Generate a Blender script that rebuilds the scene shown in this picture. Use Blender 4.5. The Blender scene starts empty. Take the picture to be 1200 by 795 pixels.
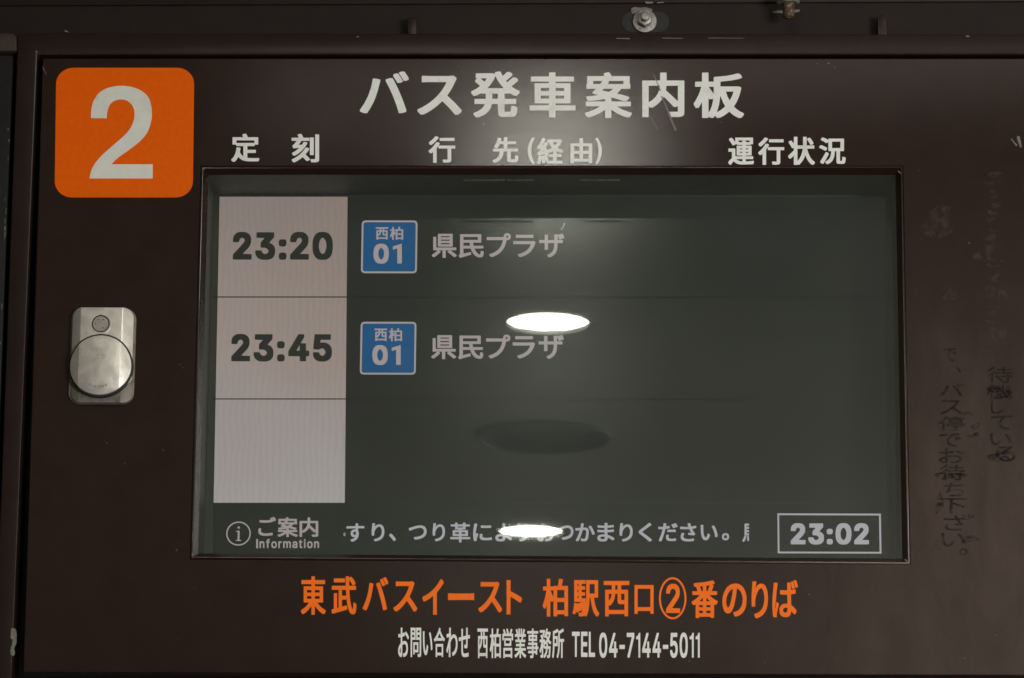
import bpy, bmesh, math, random
from mathutils import Vector, Matrix
random.seed(7)
sc = bpy.context.scene
C = sc.collection

# ---------------------------------------------------------------- camera
F_PX = 4675.0                      # focal length in pixels of the 1200 px wide photograph
PITCH, YAW, ROLL = math.radians(14.8), math.radians(1.2), math.radians(0.44)
cam = bpy.data.cameras.new('camera'); cam.sensor_width = 36.0; cam.lens = F_PX/1200*36
cam.clip_start = 0.05; cam.clip_end = 200
CAM = bpy.data.objects.new('camera', cam); C.objects.link(CAM); sc.camera = CAM
RM = (Matrix.Rotation(YAW, 3, 'Z') @ Matrix.Rotation(math.pi/2+PITCH, 3, 'X') @ Matrix.Rotation(ROLL, 3, 'Z'))
AIM = Vector((0, 0, 2.62))
CPOS = AIM - 4.2*(RM @ Vector((0, 0, -1)))
CAM.matrix_world = Matrix.Translation(CPOS) @ RM.to_4x4()

# ---------------------------------------------------------------- world and exposure
W = bpy.data.worlds.new('World'); sc.world = W; W.use_nodes = True
W.node_tree.nodes['Background'].inputs[0].default_value = (0.9, 0.95, 1.0, 1)
W.node_tree.nodes['Background'].inputs[1].default_value = 0.08
sc.view_settings.view_transform = 'Standard'; sc.view_settings.look = 'None'
sc.view_settings.exposure = 0.0; sc.view_settings.gamma = 1.0
sc.cycles.max_bounces = 8; sc.cycles.transparent_max_bounces = 12
sc.cycles.sample_clamp_indirect = 4.0; sc.cycles.use_denoising = True
sc.cycles.caustics_reflective = False; sc.cycles.caustics_refractive = False

CEIL = 3.30                        # height of the canopy's soffit
GLASS_Y = 0.0075
def ray(px, py):
    return (RM @ Vector(((px-600)/F_PX, (397.5-py)/F_PX, -1))).normalized()
def P(px, py, y=0.0):              # the point of the upright plane at depth y seen at this spot of the photograph
    d = ray(px, py); t = (y-CPOS.y)/d.y; q = CPOS+d*t
    return Vector((q.x, y, q.z))
def soffit(px, py):                # where the pane mirrors the soffit
    p = P(px, py, GLASS_Y); d = ray(px, py); t = (CEIL-p.z)/d.z
    return Vector((p.x+d.x*t, p.y-d.y*t, CEIL))

def area_lamp(name, loc, target, sx, sy, watts, col=(1, .93, .82), spread=180):
    l = bpy.data.lights.new(name, 'AREA'); l.shape = 'RECTANGLE'; l.size = sx; l.size_y = sy
    l.energy = watts; l.color = col; l.spread = math.radians(spread)
    o = bpy.data.objects.new(name, l); C.objects.link(o); o.location = loc
    o.rotation_euler = (Vector(target)-Vector(loc)).to_track_quat('-Z', 'Y').to_euler()
    return o
# added area lamps with no visible source: board, edge highlights, window lip, soffit
KEY = area_lamp('added_board_fill', (3.4, -6.0, 1.7), (0.1, 0, 2.5), 1.8, 1.6, 240, (1, .97, .91))  # added fill from the lower right, stands for no known shop
TOP = area_lamp('added_edge_light', (0.3, -0.9, 3.24), (0.05, 0, 2.6), 1.4, 0.12, 0.55)  # added to draw highlights on bevelled edges, no fixture known
SIDE = area_lamp('added_side_light', (2.0, -0.52, 2.98), (-0.35, 0, 2.55), 0.5, 0.42, 3, (1, .95, .92))  # added to brighten the window's left lip and the speaker rim
UPR = soffit(1320, 840)
UP = area_lamp('added_soffit_light', (UPR.x+0.7, UPR.y-0.2, 2.35), (UPR.x+0.8, UPR.y-0.3, 4), 1.4, 1.4, 84, (1, .93, .88))  # added uplight, brightens the soffit mirrored at the lower right

# ---------------------------------------------------------------- materials
def nodes(name):
    m = bpy.data.materials.new(name); m.use_nodes = True
    nt = m.node_tree; b = nt.nodes['Principled BSDF']
    return m, nt, b
def N(nt, kind, **kw):
    n = nt.nodes.new(kind)
    for k, v in kw.items():
        if hasattr(n, k): setattr(n, k, v)
        else: n.inputs[k.replace('_', ' ')].default_value = v
    return n
def coords(nt): return N(nt, 'ShaderNodeTexCoord').outputs['Object']
def noise(nt, vec, scale, detail=4, rough=.55, dist=0):
    n = N(nt, 'ShaderNodeTexNoise'); n.inputs['Scale'].default_value = scale
    n.inputs['Detail'].default_value = detail; n.inputs['Roughness'].default_value = rough
    n.inputs['Distortion'].default_value = dist
    nt.links.new(vec, n.inputs['Vector']); return n.outputs['Fac']
def maprange(nt, fac, a, b, c, d, smooth=False):
    n = N(nt, 'ShaderNodeMapRange'); 
    if smooth: n.interpolation_type = 'SMOOTHSTEP'
    nt.links.new(fac, n.inputs[0])
    for i, v in zip((1, 2, 3, 4), (a, b, c, d)): n.inputs[i].default_value = v
    return n.outputs[0]
def math_(nt, op, a, b):
    n = N(nt, 'ShaderNodeMath'); n.operation = op
    for i, v in enumerate((a, b)):
        if isinstance(v, (int, float)): n.inputs[i].default_value = v
        else: nt.links.new(v, n.inputs[i])
    return n.outputs[0]
def mixcol(nt, fac, a, b):
    n = N(nt, 'ShaderNodeMix'); n.data_type = 'RGBA'
    if isinstance(fac, (int, float)): n.inputs[0].default_value = fac
    else: nt.links.new(fac, n.inputs[0])
    for i, v in ((6, a), (7, b)):
        if isinstance(v, tuple): n.inputs[i].default_value = v+(1,)
        else: nt.links.new(v, n.inputs[i])
    return n.outputs[2]
def bump(nt, b, h, strength, dist):
    n = N(nt, 'ShaderNodeBump'); n.inputs['Strength'].default_value = strength; n.inputs['Distance'].default_value = dist
    nt.links.new(h, n.inputs['Height']); nt.links.new(n.outputs[0], b.inputs['Normal'])

def coat(nt, b, rough, level=1.0, ior=1.47):
    """a clear top coat with a short-tailed sheen over the base"""
    b.inputs['Specular IOR Level'].default_value = 0
    g = N(nt, 'ShaderNodeBsdfGlossy'); g.distribution = 'BECKMANN'
    if isinstance(rough, float): g.inputs['Roughness'].default_value = rough
    else: nt.links.new(rough, g.inputs['Roughness'])
    f = N(nt, 'ShaderNodeFresnel'); f.inputs[0].default_value = ior
    mx = N(nt, 'ShaderNodeMixShader'); nt.links.new(math_(nt, 'MULTIPLY', f.outputs[0], level), mx.inputs[0])
    nt.links.new(b.outputs[0], mx.inputs[1]); nt.links.new(g.outputs[0], mx.inputs[2])
    nt.links.new(mx.outputs[0], nt.nodes['Material Output'].inputs[0])
    if b.inputs['Normal'].links: nt.links.new(b.inputs['Normal'].links[0].from_socket, g.inputs['Normal'])

def paint(name, col, rough, dust_sheen=False, spec=.5, grime=(.05, .042, .037)):
    m, nt, b = nodes(name); v = coords(nt)
    n1 = noise(nt, v, 2.3, 5); n2 = noise(nt, v, 900, 2); n3 = noise(nt, v, 26, 5, .6)
    c = mixcol(nt, maprange(nt, n3, .35, .75, 0, 1), col, tuple(x*1.35+.001 for x in col))
    # fine pepper of dust
    c = mixcol(nt, maprange(nt, noise(nt, v, 420, 2, .6), .60, .80, 0, .30), c, grime)
    if dust_sheen:
        # dried wash marks and tape gum, plus lower-right sheen painted into the colour
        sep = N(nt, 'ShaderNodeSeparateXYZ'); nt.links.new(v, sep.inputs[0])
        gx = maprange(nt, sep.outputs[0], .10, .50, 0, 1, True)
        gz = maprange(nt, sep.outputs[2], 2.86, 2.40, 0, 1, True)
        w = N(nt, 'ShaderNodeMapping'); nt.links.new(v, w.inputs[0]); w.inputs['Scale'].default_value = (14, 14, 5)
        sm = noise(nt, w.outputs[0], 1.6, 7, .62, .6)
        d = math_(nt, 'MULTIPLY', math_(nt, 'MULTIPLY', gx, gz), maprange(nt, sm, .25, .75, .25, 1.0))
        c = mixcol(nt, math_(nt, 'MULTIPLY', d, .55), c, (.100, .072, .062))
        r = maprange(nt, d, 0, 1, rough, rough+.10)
    else:
        nt.links.new(maprange(nt, n1, .3, .7, rough-.02, rough+.05), b.inputs['Roughness'])
    nt.links.new(c, b.inputs['Base Color'])
    b.inputs['Specular IOR Level'].default_value = spec
    bump(nt, b, n2, .16, .0003)
    if dust_sheen: coat(nt, b, r)
    return m
BROWN = (.0172, .0084, .0062)
M = {}
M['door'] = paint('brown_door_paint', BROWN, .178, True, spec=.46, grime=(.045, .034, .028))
M['frame'] = paint('brown_frame_paint', (.0165, .0095, .0075), .30, spec=.28)
M['channel'] = paint('brown_channel_paint', (.012, .0075, .006), .50, spec=.2)
M['neighbour'] = paint('black_green_paint', (.006, .0062, .006), .5, spec=.22)
M['neighbour_rail'] = paint('olive_brown_paint', (.034, .025, .020), .5, spec=.2)
def plain(name, col, rough=.5, metal=0, var=.12, sc_=60, bmp=0, spec=.5, wear=None):
    m, nt, b = nodes(name); v = coords(nt)
    f = maprange(nt, noise(nt, v, sc_, 5, .6), .3, .7, 0, 1)
    c = mixcol(nt, f, tuple(x*(1-var) for x in col), tuple(min(1, x*(1+var)) for x in col))
    if wear:
        wcol, lo, hi, wsc = wear
        c = mixcol(nt, maprange(nt, noise(nt, v, wsc, 6, .65), lo, hi, 0, 1), c, wcol)
    nt.links.new(c, b.inputs['Base Color'])
    nt.links.new(maprange(nt, noise(nt, v, sc_*2, 4), .3, .7, max(.02, rough-.07), rough+.07), b.inputs['Roughness'])
    b.inputs['Metallic'].default_value = metal; b.inputs['Specular IOR Level'].default_value = spec
    if bmp: bump(nt, b, noise(nt, v, sc_*6, 3), bmp, .0004)
    return m
M['letter_white'] = plain('white_vinyl', (.77, .79, .77), .32, wear=((.52, .51, .46), .56, .80, 34), var=.05)
M['letter_orange'] = plain('orange_vinyl', (.97, .175, .008), .35, spec=.25, var=.06)
M['plate_orange'] = plain('orange_plate_vinyl', (.80, .115, .0), .45, spec=.12, var=.05, sc_=180, bmp=.12)
M['plate_white'] = plain('white_plate_vinyl', (.70, .72, .66), .40, wear=((.48, .48, .43), .55, .80, 30), var=.05, bmp=.1)
M['steel'] = plain('satin_chrome_steel', (.80, .78, .73), .34, .82, var=.12, sc_=45, wear=((.30, .28, .24), .60, .85, 230), bmp=.10)
M['steel_dark'] = plain('shaded_zinc_base', (.17, .165, .135), .55, .5, var=.2, sc_=90, wear=((.06, .05, .04), .5, .8, 120))  # dull zinc, darkened further to paint in the latch's lower shadow
M['plug'] = plain('lock_cylinder_plug', (.36, .35, .32), .45, .6, var=.15, sc_=200)
M['black'] = plain('dark_recess', (.010, .010, .009), .6)
M['zinc'] = plain('weathered_zinc', (.34, .335, .31), .42, .6, var=.3, sc_=260, wear=((.12, .10, .08), .52, .72, 300), bmp=.3)
M['rust'] = plain('rusty_thread', (.085, .045, .024), .75, .3, var=.4, sc_=320, wear=((.45, .40, .32), .50, .70, 260), bmp=.4)
M['chip'] = plain('bare_primer_chip', (.15, .145, .12), .6, var=.3, sc_=300)
M['scratch'] = plain('scratched_paint', (.15, .125, .11), .5, var=.4, sc_=500)
M['gum'] = plain('grey_adhesive', (.16, .155, .145), .6, var=.4, sc_=600, bmp=.5)
M['box'] = plain('inner_housing_paint', (.020, .026, .022), .55)
M['bezel'] = plain('screen_bezel', (.014, .020, .016), .45)
M['ceiling'] = plain('soffit_paint', (.66, .62, .555), .7, var=.04, sc_=3)
M['paving'] = plain('stop_paving', (.22, .21, .20), .8, var=.2, sc_=4)
M['ring'] = plain('lamp_trim', (.30, .31, .30), .4, var=.05)
M['grille'] = plain('speaker_recess', (.19, .195, .20), .6, var=.1)
M['wall'] = plain('wall_paint', (.02, .018, .016), .7)

def emis(name, col, strength, var=0.0, warm=False):
    m, nt, b = nodes(name)
    b.inputs['Base Color'].default_value = (.012, .013, .012, 1)
    b.inputs['Roughness'].default_value = .18; b.inputs['Specular IOR Level'].default_value = .24
    v = coords(nt)
    # coloured cells of the panel, moire-fine columns and the unevenness of the backlight
    n1 = N(nt, 'ShaderNodeTexNoise'); n1.inputs['Scale'].default_value = 1050; n1.inputs['Detail'].default_value = 1
    nt.links.new(v, n1.inputs['Vector'])
    cell = N(nt, 'ShaderNodeMix'); cell.data_type = 'RGBA'; cell.blend_type = 'OVERLAY'
    cell.inputs[0].default_value = .5
    cell.inputs[6].default_value = col+(1,); nt.links.new(n1.outputs['Color'], cell.inputs[7])
    c = cell.outputs[2]
    if var:
        if warm:
            w = N(nt, 'ShaderNodeTexWave'); w.inputs['Scale'].default_value = 48; w.inputs['Distortion'].default_value = 7
            w.inputs['Detail'].default_value = 2; w.inputs['Detail Scale'].default_value = .5; nt.links.new(v, w.inputs['Vector'])
            n2 = maprange(nt, noise(nt, v, 4.5, 2), .35, .65, 0, 1)
            c = mixcol(nt, math_(nt, 'MULTIPLY', n2, .55), c, (.92, .83, .84))
            s2 = N(nt, 'ShaderNodeSeparateXYZ'); nt.links.new(v, s2.inputs[0])
            c = mixcol(nt, maprange(nt, s2.outputs[2], 2.47, 2.62, .65, 0), c, (.88, .85, .89))   # cooler towards the bottom
            f = math_(nt, 'ADD', math_(nt, 'MULTIPLY', w.outputs['Fac'], .06), maprange(nt, noise(nt, v, 6, 3), .3, .7, .95-var*.5, .95+var*.5))
            sp = N(nt, 'ShaderNodeSeparateXYZ'); nt.links.new(v, sp.inputs[0])
            f = math_(nt, 'MULTIPLY', f, maprange(nt, sp.outputs[2], 2.45, 2.80, 1.20, .80))   # weaker at the top: backlight falloff plus shaded reflection painted into the emission
        else: f = maprange(nt, noise(nt, v, 9, 3), .3, .7, 1-var, 1+var)
        nt.links.new(math_(nt, 'MULTIPLY', f, strength), b.inputs['Emission Strength'])
    else: b.inputs['Emission Strength'].default_value = strength
    nt.links.new(c, b.inputs['Emission Color']); coat(nt, b, .165, .60)
    return m
M['lcd_dark'] = emis('screen_dark_cells', (.74, .92, .84), .0112, .06)
M['lcd_bar'] = emis('screen_footer_cells', (.58, .92, .82), .0095, .06)
M['lcd_white'] = emis('screen_white_cells', (1.0, .735, .64), .35, .10, True)
M['lcd_text'] = emis('screen_text_cells', (1.0, .84, .86), .36, .03)
M['lcd_tick'] = emis('screen_ticker_cells', (.95, .90, 1.0), .42, .03)
M['lcd_ink'] = emis('screen_numeral_cells', (.8, .95, .85), .012)
M['lcd_line'] = emis('screen_rule_cells', (.8, .95, .85), .004)
M['lcd_blue'] = emis('screen_blue_cells', (.0, .36, 1.0), .195, .04)
def lamp_mat(name, s):
    m, nt, b = nodes(name); b.inputs['Emission Color'].default_value = (1, .97, .84, 1)
    b.inputs['Emission Strength'].default_value = s; return m
M['film'] = plain('dried_spot', (.40, .41, .38), .5)
M['clip'] = plain('green_pane_gasket', (.05, .07, .055), .30, spec=.6)
M['lamp'] = lamp_mat('lamp_diffuser', 70); M['lamp_near'] = lamp_mat('near_lamp_diffuser', 108)

def glass():
    m, nt, b = nodes('green_tinted_glass'); nt.nodes.remove(b)
    out = nt.nodes['Material Output']
    tr = N(nt, 'ShaderNodeBsdfTransparent'); tr.inputs[0].default_value = (.945, .962, .945, 1)
    gl = N(nt, 'ShaderNodeBsdfGlossy'); gl.inputs['Roughness'].default_value = .016; gl.inputs['Color'].default_value = (.96, 1, .96, 1)
    # a hint of dried film on the pane
    v = coords(nt); hz = N(nt, 'ShaderNodeBsdfDiffuse'); hz.inputs[0].default_value = (.5, .52, .48, 1)
    fr = N(nt, 'ShaderNodeFresnel'); fr.inputs[0].default_value = 1.52
    k = math_(nt, 'MULTIPLY', fr.outputs[0], .66)
    m1 = N(nt, 'ShaderNodeMixShader'); nt.links.new(maprange(nt, noise(nt, v, 11, 6, .6), .35, .8, .002, .012), m1.inputs[0])
    nt.links.new(tr.outputs[0], m1.inputs[1]); nt.links.new(hz.outputs[0], m1.inputs[2])
    m2 = N(nt, 'ShaderNodeMixShader'); nt.links.new(k, m2.inputs[0])
    nt.links.new(m1.outputs[0], m2.inputs[1]); nt.links.new(gl.outputs[0], m2.inputs[2])
    nt.links.new(m2.outputs[0], out.inputs[0]); return m
M['glass'] = glass()
def smear(name, col, amount, scale, lo=.35, hi=.75, rough=.5):
    m, nt, b = nodes(name); out = nt.nodes['Material Output']
    b.inputs['Base Color'].default_value = col+(1,); b.inputs['Roughness'].default_value = rough
    b.inputs['Specular IOR Level'].default_value = .08
    tr = N(nt, 'ShaderNodeBsdfTransparent'); mx = N(nt, 'ShaderNodeMixShader')
    f = maprange(nt, noise(nt, coords(nt), scale, 6, .65), lo, hi, 0, amount)
    nt.links.new(f, mx.inputs[0]); nt.links.new(tr.outputs[0], mx.inputs[1]); nt.links.new(b.outputs[0], mx.inputs[2])
    nt.links.new(mx.outputs[0], out.inputs[0]); return m
M['residue'] = smear('dark_letter_residue', (.014, .010, .009), .38, 95, .30, .68)
M['residue_pale'] = smear('pale_gum_residue', (.12, .10, .09), .26, 130, .42, .8)
M['residue_dark'] = smear('dark_gum_smudge', (.010, .008, .007), .55, 110, .45, .75)

# ---------------------------------------------------------------- helpers
def tag(o, label=None, cat=None, group=None, kind=None):
    if label: o['label'] = label
    if cat: o['category'] = cat
    if group: o['group'] = group
    if kind: o['kind'] = kind
    return o
def empty(name, loc):
    o = bpy.data.objects.new(name, None); C.objects.link(o); o.location = loc; o.empty_display_size = .05; return o
def link(name, me, mat, parent=None, smooth=False):
    me.name = name; o = bpy.data.objects.new(name, me); C.objects.link(o)
    if mat: me.materials.append(mat)
    if smooth:
        for p in me.polygons: p.use_smooth = True
    if parent:
        o.parent = parent; base = parent
        off = Vector((0, 0, 0))
        while base: off += base.location; base = base.parent
        o.location = -off            # every mesh is written in world coordinates
    return o
def bm_obj(name, bm, mat, parent=None, smooth=False):
    bmesh.ops.recalc_face_normals(bm, faces=bm.faces)
    me = bpy.data.meshes.new(name); bm.to_mesh(me); bm.free(); return link(name, me, mat, parent, smooth)
def bevel(o, w, seg=3, ang=30):
    b = o.modifiers.new('bevel', 'BEVEL'); b.width = w; b.segments = seg; b.limit_method = 'ANGLE'; b.angle_limit = math.radians(ang)
    for p in o.data.polygons: p.use_smooth = True
    return o
def loops_mesh(name, loops, mat, parent, close=False, cap=False):
    """bridge successive loops of points"""
    bm = bmesh.new(); L = [[bm.verts.new(p) for p in lp] for lp in loops]
    n = len(loops[0])
    pairs = list(zip(L, L[1:])) + ([(L[-1], L[0])] if close else [])
    for a, b in pairs:
        for i in range(n):
            j = (i+1) % n
            bm.faces.new((a[i], a[j], b[j], b[i]))
    if cap: bm.faces.new(L[0]); bm.faces.new(L[-1][::-1])
    return bm_obj(name, bm, mat, parent)
def quad_loop(c, grow, y):
    """corners TL TR BR BL grown outwards by grow, at depth y"""
    s = ((-1, 1), (1, 1), (1, -1), (-1, -1))
    return [Vector((p.x+sx*grow, y, p.z+sz*grow)) for p, (sx, sz) in zip(c, s)]
def slab(name, corners, y0, y1, mat, parent=None, r=0.0):
    """a plate with the outline corners between depths y0 (front) and y1"""
    bm = bmesh.new()
    f = [bm.verts.new((p.x, y0, p.z)) for p in corners]; k = [bm.verts.new((p.x, y1, p.z)) for p in corners]
    bm.faces.new(f); bm.faces.new(k[::-1]); n = len(f)
    for i in range(n): bm.faces.new((f[i], k[i], k[(i+1) % n], f[(i+1) % n]))
    o = bm_obj(name, bm, mat, parent)
    if r: bevel(o, r)
    return o
def box(name, lo, hi, mat, parent=None, r=0.0):
    cs = [Vector((lo[0], 0, hi[2])), Vector((hi[0], 0, hi[2])), Vector((hi[0], 0, lo[2])), Vector((lo[0], 0, lo[2]))]
    return slab(name, cs, lo[1], hi[1], mat, parent, r)
def rounded(x0, z0, x1, z1, r, n=8):
    pts = []
    for cx, cz, a0 in ((x1-r, z1-r, 0), (x0+r, z1-r, 90), (x0+r, z0+r, 180), (x1-r, z0+r, 270)):
        for i in range(n+1):
            a = math.radians(a0+90*i/n); pts.append(Vector((cx+r*math.cos(a), 0, cz+r*math.sin(a))))
    return pts
def disc(cx, cz, rx, rz=None, n=48):
    rz = rz or rx
    return [Vector((cx+rx*math.cos(2*math.pi*i/n), 0, cz+rz*math.sin(2*math.pi*i/n))) for i in range(n)]
def flat(name, polys, y, mat, parent=None, thick=.0001):
    """outlines (with holes) in the upright plane, filled; coordinates are (x, z)"""
    cu = bpy.data.curves.new(name, 'CURVE'); cu.dimensions = '2D'; cu.fill_mode = 'BOTH'; cu.extrude = thick
    for pl in polys:
        s = cu.splines.new('POLY'); s.points.add(len(pl)-1); s.use_cyclic_u = True
        for p, (x, z) in zip(s.points, pl): p.co = (x, z, 0, 1)
    t = bpy.data.objects.new(name, cu); C.objects.link(t)
    me = bpy.data.meshes.new_from_object(t); bpy.data.objects.remove(t); bpy.data.curves.remove(cu)
    for v in me.vertices: v.co = (v.co.x, y-thick-v.co.z, v.co.y)
    return link(name, me, mat, parent)

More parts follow.
